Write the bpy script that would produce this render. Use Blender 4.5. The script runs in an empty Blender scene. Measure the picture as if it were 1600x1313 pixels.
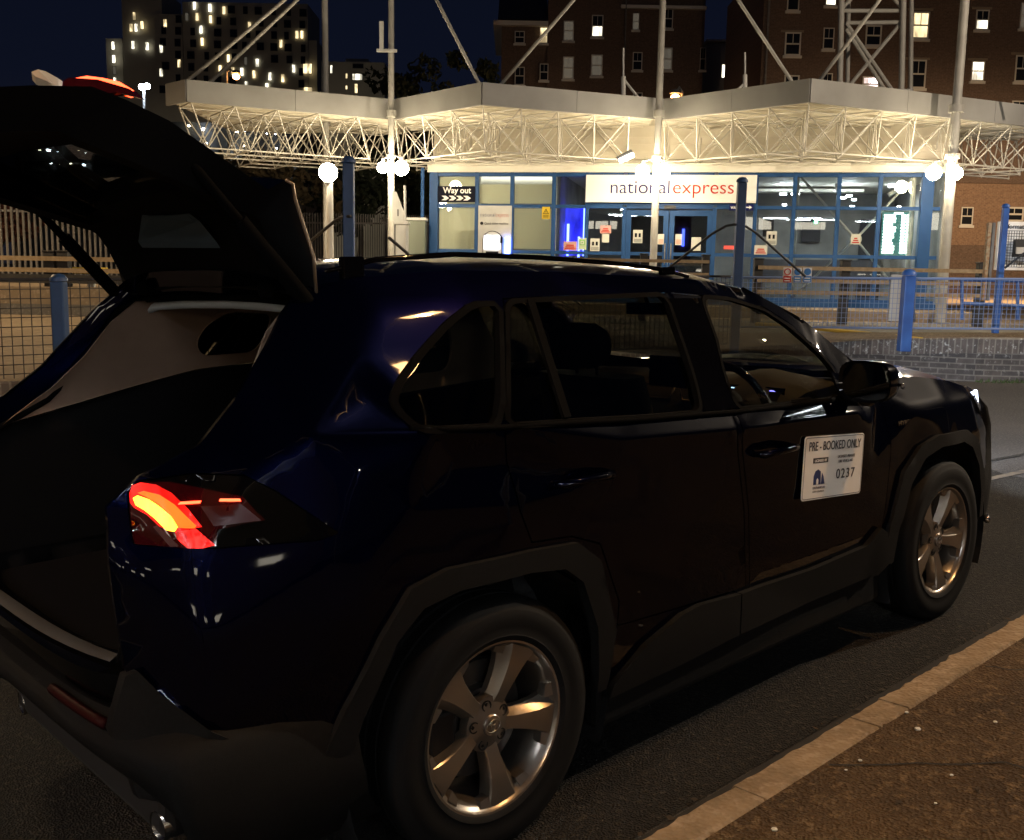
import bpy, bmesh, math, random
from mathutils import Vector, Matrix
from mathutils.geometry import delaunay_2d_cdt
from bisect import bisect_right
random.seed(7)
PI = math.pi
scene = bpy.context.scene
COL = scene.collection

# ------------------------------------------------------------------ camera
F = 1600.0                     # focal length in photo pixels (photo 1600 x 1313)
PITCH, ROLL, CAMH = 0.1462, 0.018, 1.5995

def basis(yaw, pitch, roll):
    f = Vector((math.cos(yaw)*math.cos(pitch), math.sin(yaw)*math.cos(pitch), -math.sin(pitch)))
    r = f.cross(Vector((0, 0, 1))).normalized(); u = r.cross(f)
    c, s = math.cos(roll), math.sin(roll)
    return f, r*c+u*s, r*-s+u*c

def cam_matrix(pos, yaw, pitch, roll):
    f, r, u = basis(yaw, pitch, roll)
    m = Matrix(((r.x, u.x, -f.x, pos[0]), (r.y, u.y, -f.y, pos[1]), (r.z, u.z, -f.z, pos[2]), (0, 0, 0, 1)))
    return m

CAMW = cam_matrix((0, 0, CAMH), PI/2, PITCH, ROLL)
# street frame: x along the kerb (direction the car points), y to the far side, z up from the road (the road climbs a little)
CAMC = cam_matrix((-1.7497, -2.8909, 1.5995), 0.8279, 0.1462, -0.0173)
STREET = CAMW @ CAMC.inverted()

cam = bpy.data.cameras.new('camera'); co = bpy.data.objects.new('camera', cam); COL.objects.link(co)
co.matrix_world = CAMW
cam.sensor_fit = 'HORIZONTAL'; cam.sensor_width = 36.0; cam.lens = 36.0*F/1600.0
cam.clip_start = 0.05; cam.clip_end = 2000
scene.camera = co

# ------------------------------------------------------------------ world
w = bpy.data.worlds.new('World'); scene.world = w; w.use_nodes = True
nt = w.node_tree; nt.nodes.clear()
out = nt.nodes.new('ShaderNodeOutputWorld'); bg = nt.nodes.new('ShaderNodeBackground')
tc = nt.nodes.new('ShaderNodeTexCoord'); sx = nt.nodes.new('ShaderNodeSeparateXYZ'); rp = nt.nodes.new('ShaderNodeValToRGB')
nt.links.new(tc.outputs['Generated'], sx.inputs[0]); nt.links.new(sx.outputs['Z'], rp.inputs[0])
e = rp.color_ramp.elements
e[0].position = 0.0; e[0].color = (0.0030, 0.0030, 0.0042, 1)
e[1].position = 0.55; e[1].color = (0.0006, 0.0010, 0.0028, 1)
m = rp.color_ramp.elements.new(0.16); m.color = (0.0012, 0.0017, 0.0042, 1)
nt.links.new(rp.outputs[0], bg.inputs[0]); bg.inputs[1].default_value = 1.0
nt.links.new(bg.outputs[0], out.inputs[0])
scene.view_settings.view_transform = 'Standard'; scene.view_settings.look = 'None'
scene.view_settings.exposure = 1.6; scene.view_settings.gamma = 1.0
try:
    scene.cycles.max_bounces = 6; scene.cycles.transparent_max_bounces = 12
    scene.cycles.sample_clamp_indirect = 4.0; scene.cycles.use_denoising = True
except Exception: pass

# ------------------------------------------------------------------ materials
MATS = {}
def mat(name, col, rough=0.6, metal=0.0, emit=None, es=0.0, noise=None, coat=0.0, bump=None, trans=0.0, ior=1.45, alpha=None, nscale=8.0, spec=None):
    if name in MATS: return MATS[name]
    m = bpy.data.materials.new(name); m.use_nodes = True; t = m.node_tree
    b = t.nodes['Principled BSDF']
    b.inputs['Base Color'].default_value = (*col, 1); b.inputs['Roughness'].default_value = rough
    b.inputs['Metallic'].default_value = metal
    if coat: b.inputs['Coat Weight'].default_value = coat; b.inputs['Coat Roughness'].default_value = 0.03
    if emit: b.inputs['Emission Color'].default_value = (*emit, 1); b.inputs['Emission Strength'].default_value = es
    if trans: b.inputs['Transmission Weight'].default_value = trans; b.inputs['IOR'].default_value = ior
    if spec is not None: b.inputs['Specular IOR Level'].default_value = spec
    if alpha is not None: b.inputs['Alpha'].default_value = alpha
    if noise is not None or bump:
        tc = t.nodes.new('ShaderNodeTexCoord'); n = t.nodes.new('ShaderNodeTexNoise')
        n.inputs['Scale'].default_value = nscale; n.inputs['Detail'].default_value = 6
        t.links.new(tc.outputs['Object'], n.inputs[0])
        if noise is not None:
            r = t.nodes.new('ShaderNodeValToRGB'); r.color_ramp.elements[0].position = .32; r.color_ramp.elements[1].position = .68
            r.color_ramp.elements[0].color = (*noise, 1); r.color_ramp.elements[1].color = (*col, 1)
            t.links.new(n.outputs[0], r.inputs[0]); t.links.new(r.outputs[0], b.inputs['Base Color'])
        if bump:
            n2 = t.nodes.new('ShaderNodeTexNoise'); n2.inputs['Scale'].default_value = nscale*6; n2.inputs['Detail'].default_value = 5
            t.links.new(tc.outputs['Object'], n2.inputs[0])
            bp = t.nodes.new('ShaderNodeBump'); bp.inputs['Strength'].default_value = bump; bp.inputs['Distance'].default_value = .02
            t.links.new(n2.outputs[0], bp.inputs['Height']); t.links.new(bp.outputs[0], b.inputs['Normal'])
    MATS[name] = m
    return m

def glass_mat(name, tint=(.85, .9, .88), refl=1.0, rough=0.0):
    """thin pane: tinted straight-through glass with a fresnel reflection"""
    if name in MATS: return MATS[name]
    m = bpy.data.materials.new(name); m.use_nodes = True; t = m.node_tree; t.nodes.clear()
    o = t.nodes.new('ShaderNodeOutputMaterial'); mx = t.nodes.new('ShaderNodeMixShader')
    tr = t.nodes.new('ShaderNodeBsdfTransparent'); tr.inputs[0].default_value = (*tint, 1)
    gl = t.nodes.new('ShaderNodeBsdfGlossy'); gl.inputs['Roughness'].default_value = rough
    fr = t.nodes.new('ShaderNodeFresnel'); fr.inputs[0].default_value = 1.5
    ma = t.nodes.new('ShaderNodeMath'); ma.operation = 'MULTIPLY'; ma.inputs[1].default_value = refl; ma.use_clamp = True
    t.links.new(fr.outputs[0], ma.inputs[0]); t.links.new(ma.outputs[0], mx.inputs[0])
    t.links.new(tr.outputs[0], mx.inputs[1]); t.links.new(gl.outputs[0], mx.inputs[2]); t.links.new(mx.outputs[0], o.inputs[0])
    MATS[name] = m
    return m

def ground_mat(name, c1, c2, c3, scale=3.0, fine=160.0, rough=.85, bump=.5, spec=.4):
    """grainy ground: large patches c1/c2 with fine stones c3"""
    m = bpy.data.materials.new(name); m.use_nodes = True; t = m.node_tree; b = t.nodes['Principled BSDF']
    tc = t.nodes.new('ShaderNodeTexCoord')
    n = t.nodes.new('ShaderNodeTexNoise'); n.inputs['Scale'].default_value = scale; n.inputs['Detail'].default_value = 8; n.inputs['Roughness'].default_value = .6
    v = t.nodes.new('ShaderNodeTexVoronoi'); v.inputs['Scale'].default_value = fine
    n3 = t.nodes.new('ShaderNodeTexNoise'); n3.inputs['Scale'].default_value = fine*.35; n3.inputs['Detail'].default_value = 4
    for x in (n, v, n3): t.links.new(tc.outputs['Object'], x.inputs[0])
    r = t.nodes.new('ShaderNodeValToRGB'); r.color_ramp.elements[0].position = .35; r.color_ramp.elements[1].position = .65
    r.color_ramp.elements[0].color = (*c1, 1); r.color_ramp.elements[1].color = (*c2, 1)
    t.links.new(n.outputs[0], r.inputs[0])
    r2 = t.nodes.new('ShaderNodeValToRGB'); r2.color_ramp.elements[0].position = .52; r2.color_ramp.elements[1].position = .70
    t.links.new(n3.outputs[0], r2.inputs[0])
    mx = t.nodes.new('ShaderNodeMixRGB'); mx.inputs[2].default_value = (*c3, 1)
    t.links.new(r2.outputs[0], mx.inputs[0]); t.links.new(r.outputs[0], mx.inputs[1]); t.links.new(mx.outputs[0], b.inputs['Base Color'])
    b.inputs['Roughness'].default_value = rough; b.inputs['Specular IOR Level'].default_value = spec
    bp = t.nodes.new('ShaderNodeBump'); bp.inputs['Strength'].default_value = bump; bp.inputs['Distance'].default_value = .012
    ad = t.nodes.new('ShaderNodeMath'); ad.operation = 'ADD'
    t.links.new(v.outputs['Distance'], ad.inputs[0]); t.links.new(n3.outputs[0], ad.inputs[1])
    t.links.new(ad.outputs[0], bp.inputs['Height']); t.links.new(bp.outputs[0], b.inputs['Normal'])
    MATS[name] = m
    return m

def brick_mat(name, c1, c2, mortar, sc=1.0, bw=.225, bh=.075, ms=.01, rough=.85, axis='XZ', spots=None, off=.5):
    m = bpy.data.materials.new(name); m.use_nodes = True; t = m.node_tree; b = t.nodes['Principled BSDF']
    tc = t.nodes.new('ShaderNodeTexCoord'); s = t.nodes.new('ShaderNodeSeparateXYZ'); c = t.nodes.new('ShaderNodeCombineXYZ')
    t.links.new(tc.outputs['Object'], s.inputs[0])
    t.links.new(s.outputs[axis[0]], c.inputs[0]); t.links.new(s.outputs[axis[1]], c.inputs[1])
    k = t.nodes.new('ShaderNodeTexBrick'); k.inputs['Scale'].default_value = 1.0; k.offset = off
    k.inputs['Brick Width'].default_value = bw; k.inputs['Row Height'].default_value = bh; k.inputs['Mortar Size'].default_value = ms
    k.inputs['Mortar Smooth'].default_value = .2
    k.inputs['Color1'].default_value = (*c1, 1); k.inputs['Color2'].default_value = (*c2, 1); k.inputs['Mortar'].default_value = (*mortar, 1)
    t.links.new(c.outputs[0], k.inputs[0])
    n = t.nodes.new('ShaderNodeTexNoise'); n.inputs['Scale'].default_value = 9; n.inputs['Detail'].default_value = 6
    t.links.new(tc.outputs['Object'], n.inputs[0])
    mx = t.nodes.new('ShaderNodeMixRGB'); mx.blend_type = 'MULTIPLY'; mx.inputs[0].default_value = .55
    r = t.nodes.new('ShaderNodeValToRGB'); r.color_ramp.elements[0].position = .3; r.color_ramp.elements[0].color = (.35, .35, .35, 1); r.color_ramp.elements[1].position = .65
    t.links.new(n.outputs[0], r.inputs[0]); t.links.new(k.outputs['Color'], mx.inputs[1]); t.links.new(r.outputs[0], mx.inputs[2])
    last = mx.outputs[0]
    if spots:
        v = t.nodes.new('ShaderNodeTexNoise'); v.inputs['Scale'].default_value = 15; v.inputs['Detail'].default_value = 7; v.inputs['Roughness'].default_value = .7
        t.links.new(tc.outputs['Object'], v.inputs[0])
        r3 = t.nodes.new('ShaderNodeValToRGB'); r3.color_ramp.elements[0].position = .56; r3.color_ramp.elements[0].color = (0, 0, 0, 1); r3.color_ramp.elements[1].position = .68; r3.color_ramp.elements[1].color = (1, 1, 1, 1)
        t.links.new(v.outputs[0], r3.inputs[0])
        mr = t.nodes.new('ShaderNodeMapRange'); mr.inputs[1].default_value = spots[1]; mr.inputs[2].default_value = spots[2]
        t.links.new(s.outputs[axis[1]], mr.inputs[0])
        mm = t.nodes.new('ShaderNodeMath'); mm.operation = 'MULTIPLY'; t.links.new(r3.outputs[0], mm.inputs[0]); t.links.new(mr.outputs[0], mm.inputs[1])
        m2 = t.nodes.new('ShaderNodeMixRGB'); m2.inputs[2].default_value = (*spots[0], 1)
        t.links.new(mm.outputs[0], m2.inputs[0]); t.links.new(last, m2.inputs[1]); last = m2.outputs[0]
    t.links.new(last, b.inputs['Base Color'])
    b.inputs['Roughness'].default_value = rough
    bp = t.nodes.new('ShaderNodeBump'); bp.inputs['Strength'].default_value = .6; bp.inputs['Distance'].default_value = .01
    t.links.new(k.outputs['Fac'], bp.inputs['Height']); bp.invert = True; t.links.new(bp.outputs[0], b.inputs['Normal'])
    MATS[name] = m
    return m

# ------------------------------------------------------------------ mesh helpers
class MB:
    def __init__(s): s.v = []; s.f = []; s.m = []; s.cur = 0
    def add(s, vs, fs):
        o = len(s.v); s.v += [tuple(v) for v in vs]; s.f += [tuple(o+i for i in f) for f in fs]; s.m += [s.cur]*len(fs); return s
    def box(s, x0, x1, y0, y1, z0, z1, M=None):
        vs = [Vector((x, y, z)) for x in (x0, x1) for y in (y0, y1) for z in (z0, z1)]
        if M: vs = [M @ v for v in vs]
        return s.add(vs, [(0, 1, 3, 2), (4, 6, 7, 5), (0, 4, 5, 1), (2, 3, 7, 6), (0, 2, 6, 4), (1, 5, 7, 3)])
    def tube(s, a, b, r, n=8, r2=None, caps=True):
        a = Vector(a); b = Vector(b); d = b-a
        if d.length < 1e-6: return s
        d.normalize(); x = d.orthogonal().normalized(); y = d.cross(x); r2 = r if r2 is None else r2
        vs = []
        for p, q in ((a, r), (b, r2)):
            for i in range(n):
                t = 2*PI*i/n; vs.append(p+(x*math.cos(t)+y*math.sin(t))*q)
        fs = [(i, (i+1) % n, n+(i+1) % n, n+i) for i in range(n)]
        if caps: fs += [tuple(range(n))[::-1], tuple(range(n, 2*n))]
        return s.add(vs, fs)
    def path(s, pts, r, n=8):
        pts = [Vector(p) for p in pts]; vs = []; fs = []
        up = None
        for k, p in enumerate(pts):
            d = (pts[min(k+1, len(pts)-1)]-pts[max(k-1, 0)]).normalized()
            if up is None: up = d.orthogonal().normalized()
            up = (up-d*up.dot(d)).normalized(); y = d.cross(up)
            rr = r[k] if isinstance(r, (list, tuple)) else r
            for i in range(n):
                t = 2*PI*i/n; vs.append(p+(up*math.cos(t)+y*math.sin(t))*rr)
        for k in range(len(pts)-1):
            for i in range(n):
                fs.append((k*n+i, k*n+(i+1) % n, (k+1)*n+(i+1) % n, (k+1)*n+i))
        fs += [tuple(range(n))[::-1], tuple(range((len(pts)-1)*n, len(pts)*n))]
        return s.add(vs, fs)
    def lathe(s, prof, n=32, M=None, close=False):
        """prof: (radius, height) about local z"""
        vs = []; fs = []
        for r, h in prof:
            for i in range(n):
                t = 2*PI*i/n; v = Vector((r*math.cos(t), r*math.sin(t), h)); vs.append(M @ v if M else v)
        k = len(prof)
        for j in range(k-1 if not close else k):
            for i in range(n):
                a, b = j*n, ((j+1) % k)*n
                fs.append((a+i, a+(i+1) % n, b+(i+1) % n, b+i))
        return s.add(vs, fs)
    def ball(s, c, r, n=16, sz=1.0):
        c = Vector(c); prof = []
        for j in range(n//2+1):
            t = -PI/2+PI*j/(n//2); prof.append((max(r*math.cos(t), 1e-4), r*math.sin(t)*sz))
        return s.lathe(prof, n, Matrix.Translation(c))
    def prism(s, poly, y0, y1, M=None, axis='y'):
        n = len(poly)
        if axis == 'y': vs = [Vector((a, y0, b)) for a, b in poly]+[Vector((a, y1, b)) for a, b in poly]
        elif axis == 'z': vs = [Vector((a, b, y0)) for a, b in poly]+[Vector((a, b, y1)) for a, b in poly]
        else: vs = [Vector((y0, a, b)) for a, b in poly]+[Vector((y1, a, b)) for a, b in poly]
        if M: vs = [M @ v for v in vs]
        return s.add(vs, [tuple(range(n))[::-1], tuple(range(n, 2*n))]+[(i, (i+1) % n, n+(i+1) % n, n+i) for i in range(n)])
    def grid(s, P, nu, nv, closed_v=False):
        vs = [P(i, j) for i in range(nu) for j in range(nv)]
        fs = []
        for i in range(nu-1):
            for j in range(nv-1 if not closed_v else nv):
                fs.append((i*nv+j, i*nv+(j+1) % nv, (i+1)*nv+(j+1) % nv, (i+1)*nv+j))
        return s.add(vs, fs)
    def build(s, name, m, parent=None, smooth=False, M=None, bevel=0, fix=True, solid=0, kind=None):
        me = bpy.data.meshes.new(name); me.from_pydata(s.v, [], s.f)
        ms = m if isinstance(m, (list, tuple)) else [m]
        for q in ms: me.materials.append(q)
        if len(ms) > 1:
            for p, i in zip(me.polygons, s.m): p.material_index = i
        if fix:
            bm = bmesh.new(); bm.from_mesh(me); bmesh.ops.recalc_face_normals(bm, faces=bm.faces); bm.to_mesh(me); bm.free()
        if smooth:
            me.polygons.foreach_set('use_smooth', [True]*len(me.polygons))
            me.update()
            if smooth is not True: me.set_sharp_from_angle(angle=math.radians(smooth))
        o = bpy.data.objects.new(name, me); COL.objects.link(o)
        if parent: o.parent = parent
        if M is not None: o.matrix_world = M if not parent else M
        if M is not None and parent: o.matrix_basis = M
        if bevel:
            b = o.modifiers.new('bevel', 'BEVEL'); b.width = bevel; b.segments = 2; b.limit_method = 'ANGLE'; b.angle_limit = math.radians(40)
        if solid:
            b = o.modifiers.new('solid', 'SOLIDIFY'); b.thickness = solid; b.offset = -1
        if kind: o['kind'] = kind
        return o

def tag(o, label=None, cat=None, group=None, kind=None):
    if label: o['label'] = label
    if cat: o['category'] = cat
    if group: o['group'] = group
    if kind: o['kind'] = kind
    return o
def thing(name, label, cat, M=None, group=None):
    o = bpy.data.objects.new(name, None); COL.objects.link(o); o.empty_display_size = .2
    if M is not None: o.matrix_world = M
    return tag(o, label, cat, group)
def copy_thing(o, M=None, label=None, parent=None):
    c = o.copy(); COL.objects.link(c)
    if parent: c.parent = parent
    if M is not None: c.matrix_world = M
    if label: c['label'] = label
    for ch in list(o.children): copy_thing(ch, parent=c)
    return c
def T(x, y, z, rz=0): return Matrix.Translation((x, y, z)) @ Matrix.Rotation(rz, 4, 'Z')

def ray(px, py):
    q = CAMW.to_3x3() @ Vector(((px-800)/F, -(py-656.5)/F, -1)); return q
CP = Vector((0, 0, CAMH))
def at(px, py, d):
    """world point seen at photo pixel (px,py), d metres ahead of the viewpoint"""
    q = ray(px, py); return CP+q*(d/q.y)
def atz(px, py, z):
    q = ray(px, py); return CP+q*((z-CAMH)/q.z)

class Plane:
    """a vertical facade: local x along it, local z up, local y out of it away from the viewer"""
    def __init__(s, a, b, z0=0.0):
        s.o = Vector((a[0], a[1], z0)); d = Vector((b[0]-a[0], b[1]-a[1], 0)); s.len = d.length; s.ang = math.atan2(d.y, d.x)
        s.M = Matrix.Translation(s.o) @ Matrix.Rotation(s.ang, 4, 'Z'); s.I = s.M.inverted()
    def P(s, px, py, off=0.0):
        c = s.I @ CP; q = s.I.to_3x3() @ ray(px, py); k = (off-c.y)/q.y; v = c+q*k; return v.x, v.z

def text(s, size, m, parent, name='lettering', loc=(0, 0, 0), align='LEFT', depth=.004, bold=0.0, sx=1.0, rot=None, font_sp=1.0, fitw=None):
    cu = bpy.data.curves.new(name, 'FONT'); cu.body = s; cu.size = size; cu.align_x = align; cu.extrude = depth/2; cu.offset = bold
    cu.space_character = font_sp
    o = bpy.data.objects.new(name, cu); COL.objects.link(o)
    bpy.context.view_layer.update()
    dg = bpy.context.evaluated_depsgraph_get()
    me = bpy.data.meshes.new_from_object(o.evaluated_get(dg)); me.name = name
    bpy.data.objects.remove(o)
    xs = [v.co.x for v in me.vertices]
    if fitw and xs:
        sx = fitw/(max(xs)-min(xs))
    for v in me.vertices: v.co.x *= sx
    me.materials.clear(); me.materials.append(m)
    n = bpy.data.objects.new(name, me); COL.objects.link(n); n.parent = parent
    R = Matrix.Rotation(PI/2, 4, 'X') if rot is None else rot
    n.matrix_basis = Matrix.Translation(loc) @ R
    return n

# ================================================================== SITE
def M_(n): return MATS[n]
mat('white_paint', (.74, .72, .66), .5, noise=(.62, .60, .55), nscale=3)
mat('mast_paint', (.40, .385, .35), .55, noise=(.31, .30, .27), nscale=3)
mat('truss_paint', (.60, .57, .50), .55)
mat('fascia_panel', (.30, .295, .28), .5, noise=(.23, .225, .21), nscale=1.2)
mat('deck', (.76, .72, .61), .6)
mat('blue_paint', (.022, .080, .225), .5, noise=(.018, .066, .19), nscale=2, spec=.25)
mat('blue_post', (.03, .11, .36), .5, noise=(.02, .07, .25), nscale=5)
mat('dark_steel', (.03, .03, .033), .5)
mat('galv', (.20, .20, .20), .5, .3, noise=(.13, .13, .13), nscale=5)
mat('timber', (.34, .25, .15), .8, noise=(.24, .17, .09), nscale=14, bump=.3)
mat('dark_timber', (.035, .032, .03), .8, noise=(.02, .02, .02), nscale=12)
mat('white_panel', (.60, .60, .58), .5, noise=(.5, .5, .48), nscale=3)
mat('sign_white', (.86, .85, .82), .5)
mat('sign_black', (.010, .011, .02), .8, spec=.08)
mat('ink_blue', (.018, .02, .12), .9, spec=.03)
mat('ink_red', (.48, .035, .02), .9, spec=.03)
mat('ink_orange', (.75, .22, .08), .5)
mat('ink_dark', (.015, .015, .018), .9, spec=.03)
mat('yellow_sign', (.75, .52, .03), .5)
mat('green_ink', (.15, .42, .08), .5)
mat('paper', (.62, .62, .56), .7)
mat('paper_pink', (.62, .36, .33), .7)
mat('paper_green', (.45, .56, .36), .7)
mat('blind', (.78, .76, .62), .7, noise=(.70, .68, .55), nscale=.8)
mat('interior_wall', (.34, .34, .32), .8, noise=(.15, .15, .14), nscale=1.0)
mat('interior_dark', (.035, .035, .04), .7)
mat('soffit', (.76, .73, .63), .6)
mat('globe', (.9, .9, .85), .4, emit=(1.0, .83, .56), es=62)
mat('globe_dim', (.9, .9, .85), .4, emit=(1.0, .92, .78), es=7)
mat('lamp_orange', (.9, .7, .5), .4, emit=(1.0, .42, .12), es=22)
mat('lamp_white', (.9, .9, .9), .4, emit=(.78, .88, 1.0), es=20)
mat('lamp_warm', (.9, .9, .85), .4, emit=(1.0, .88, .62), es=14)
mat('tube_light', (.9, .9, .9), .4, emit=(.9, .95, 1.0), es=3)
mat('blue_neon', (.1, .1, .9), .4, emit=(.05, .08, 1.0), es=7)
mat('blue_back', (.03, .03, .3), .5, emit=(.04, .05, .8), es=.35)
mat('screen_white', (.8, .8, .9), .4, emit=(.86, .88, 1.0), es=2.6)
mat('screen_text', (.7, .9, .8), .4, emit=(.80, 1.0, .90), es=3.0)
mat('screen_back', (.02, .06, .08), .3, emit=(.04, .16, .13), es=.35)
mat('led_red', (.6, .05, .05), .4, emit=(1, .1, .06), es=.5)
mat('led_green', (.1, .8, .5), .4, emit=(.1, 1.0, .55), es=5)
mat('win_lit', (.8, .7, .5), .6, emit=(1.0, .78, .42), es=.85)
mat('win_lit_white', (.8, .8, .75), .6, emit=(1.0, .93, .72), es=1.2)
mat('win_lit_pink', (.8, .8, .75), .6, emit=(1.0, .80, .80), es=1.6)
mat('win_curtain', (.3, .3, .27), .8, emit=(1.0, .9, .7), es=.022)
mat('win_dark', (.012, .014, .018), .15)
mat('upvc', (.50, .50, .48), .5)
mat('render_grey', (.26, .27, .28), .8, noise=(.21, .22, .23), nscale=.6)
mat('roof_slate', (.03, .03, .035), .8)
mat('clad_pale', (.42, .40, .34), .8, noise=(.36, .34, .29), nscale=.3)
mat('clad_dark', (.04, .04, .038), .8)
mat('red_brown', (.16, .05, .03), .8)
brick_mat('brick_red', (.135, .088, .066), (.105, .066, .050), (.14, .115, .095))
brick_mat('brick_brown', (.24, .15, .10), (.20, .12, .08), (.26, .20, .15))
brick_mat('brick_wall', (.095, .08, .072), (.055, .05, .050), (.17, .155, .135), spots=((.34, .34, .31), .1, .62))
brick_mat('brick_cope', (.14, .115, .10), (.085, .072, .066), (.22, .20, .17), bw=.075, bh=.4, off=0, spots=((.50, .50, .47), -.2, .2))
glass_mat('pane', (.93, .95, .93), 1.3)
glass_mat('pane_dark', (.45, .47, .46), 1.8)
ground_mat('road', (.058, .054, .050), (.038, .036, .035), (.11, .10, .09), .9, 140, bump=.7)
ground_mat('road_dark', (.015, .0135, .011), (.008, .0072, .006), (.045, .039, .030), 1.1, 130, bump=1.0, spec=.3)
ground_mat('pavement', (.105, .066, .031), (.055, .035, .018), (.17, .115, .06), 2.2, 100, bump=1.0, spec=.2)
ground_mat('kerb_stone', (.30, .225, .14), (.19, .14, .085), (.36, .28, .19), 5, 60, bump=.45, spec=.2)
ground_mat('yard', (.26, .20, .135), (.20, .155, .10), (.33, .26, .18), .5, 40, bump=.15)
ground_mat('yard_grey', (.15, .14, .12), (.12, .11, .10), (.2, .19, .17), .8, 60, bump=.15)
ground_mat('soil', (.13, .085, .045), (.08, .055, .03), (.22, .17, .10), 2.5, 70, bump=.8)
ground_mat('far_ground', (.03, .03, .028), (.02, .02, .02), (.04, .04, .04), .3, 10)

def curtain(m, sc, lo, nz=1.0):
    t = MATS[m].node_tree; b_ = t.nodes['Principled BSDF']; base = b_.inputs['Emission Strength'].default_value
    tc = t.nodes.new('ShaderNodeTexCoord'); mp = t.nodes.new('ShaderNodeMapping'); mp.inputs['Scale'].default_value = (sc, sc, sc*.35)
    n = t.nodes.new('ShaderNodeTexNoise'); n.inputs['Scale'].default_value = 1.0; n.inputs['Detail'].default_value = 3
    r = t.nodes.new('ShaderNodeMapRange'); r.inputs[1].default_value = .36; r.inputs[2].default_value = .64; r.inputs[3].default_value = base*lo; r.inputs[4].default_value = base*nz
    t.links.new(tc.outputs['Object'], mp.inputs[0]); t.links.new(mp.outputs[0], n.inputs[0]); t.links.new(n.outputs[0], r.inputs[0]); t.links.new(r.outputs[0], b_.inputs['Emission Strength'])
for k in ('win_lit', 'win_lit_white', 'win_lit_pink'): curtain(k, 1.7, .12)
curtain('blue_back', 4, .2, 1.6)
# ---------------------------------------------------------------- ground
def street(m): return STREET @ m if isinstance(m, Matrix) else STREET
def sheet(name, pts, m, M=None, th=0):
    b = MB(); b.add([Vector(p) for p in pts], [tuple(range(len(pts)))])
    o = b.build(name, m, fix=False)
    me = o.data
    if me.polygons[0].normal.z < 0: me.flip_normals()
    if M is not None: o.matrix_world = M
    tag(o, kind='structure'); return o
sheet('ground', [(-700, -300, -1.6), (700, -300, -1.6), (700, 900, -1.6), (-700, 900, -1.6)], M_('far_ground'))
sheet('road', [(-26, -1.14, 0), (26, -1.14, 0), (26, 14, 0), (-26, 14, 0)], M_('road'), STREET)
# darker strip along the kerb and worn line seen beyond the bonnet
sheet('road_dark', [(-20, -1.13, .004), (5.9, -1.13, .004), (6.1, .16, .004), (7.2, 1.6, .004), (-20, 1.6, .004)], M_('road_dark'), STREET)
def strip(name, pts, wd, m, z, M=None):
    b = MB(); P = [Vector((x, y, z)) for x, y in pts]
    for k in range(len(P)-1):
        d = (P[k+1]-P[k]).normalized(); n = Vector((-d.y, d.x, 0))*wd/2
        b.add([P[k]-n, P[k+1]-n, P[k+1]+n, P[k]+n], [(0, 1, 2, 3)])
    o = b.build(name, m, fix=False); 
    if M is not None: o.matrix_world = M
    tag(o, kind='structure'); return o
mat('worn_line', (.15, .12, .08), .9, noise=(.06, .055, .05), nscale=18)
strip('road_marking', [(4.4, .45), (5.3, .28), (7, .0), (9, -.3), (12, -.7)], .07, M_('worn_line'), .008, STREET)
strip('road_joint', [(5.2, .75), (6.9, .42), (9.5, -.05), (13, -.6)], .05, M_('road_dark'), .0085, STREET)
# pavement and kerb on the camera's side
b = MB(); b.box(-30, 30, -14, -1.37, -.5, .10)
o = b.build('pavement', M_('pavement'), M=STREET); tag(o, kind='structure')
b = MB()
xs = [-30+.9*k for k in range(33)] + [-.30, .60, 1.255, 1.455, 2.36, 3.27, 4.18]
xs = sorted([x for x in xs if x < -.6 or x in (-.30, .60, 1.255, 1.455, 2.36, 3.27, 4.18)]) + [5.09+.91*k for k in range(26)]
for k in range(len(xs)-1):
    x0, x1 = xs[k]+.004, xs[k+1]-.004
    n = max(2, int((x1-x0)/.03)); rr = random.Random(k); dy = rr.uniform(-.006, .006); dz = rr.uniform(-.004, .004)
    secs = []
    for i in range(n+1):
        x = x0+(x1-x0)*i/n; c1, c2 = rr.gauss(0, .004), rr.gauss(0, .004)
        secs.append([(x, -1.25+dy, -.3), (x, -1.25+dy+c1*.3, .085+dz), (x, -1.262+dy+c1, .100+dz), (x, -1.36+c2, .102+dz), (x, -1.368+c2, .095), (x, -1.368, -.3)])
    b.grid(lambda i, j: secs[i][j], n+1, 6)
    b.add(secs[0], [tuple(range(6))]); b.add(secs[-1], [tuple(range(6))])
o = b.build('kerb', M_('kerb_stone'), M=STREET, smooth=35); tag(o, kind='structure')
# litter specks on pavement
b = MB()
for px, py, s in ((1434, 1139, .012), (1417, 1113, .007), (1555, 1128, .008), (1487, 1211, .006), (1344, 1188, .007), (1210, 1296, .01), (1322, 1203, .005), (1462, 1255, .005)):
    q = STREET.inverted() @ CP; d = (STREET.inverted().to_3x3() @ ray(px, py)); P = q+d*((.104-q.z)/d.z)
    b.ball(P, s, 6, .35)
tag(b.build('litter', M_('paper'), M=STREET), kind='stuff', label='tiny scraps of litter on the pavement', cat='litter')

# station land, higher than the road, held by the wall
YZ = .62
wl = [(-34, -11), (-8.9, 5.0), (2.75, 13.1), (4.0, 14.62), (6.2, 13.75), (9, 13.3), (34, 12.5)]     # wall line in plan (x right, y ahead)
b = MB()
P0 = [Vector((x, y, YZ)) for x, y in wl]; P1 = [Vector((x*3 if abs(x) > 20 else x*1.0, 300, YZ+.0)) for x, y in wl]
P1 = [Vector((x, 300, YZ)) for x in (-200, -60, -20, 0, 30, 80, 250)]
n = len(P0); b.add(P0+P1, [(i, i+1, n+i+1, n+i) for i in range(n-1)])
tag(b.build('yard_ground', M_('yard')), kind='structure')
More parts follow.
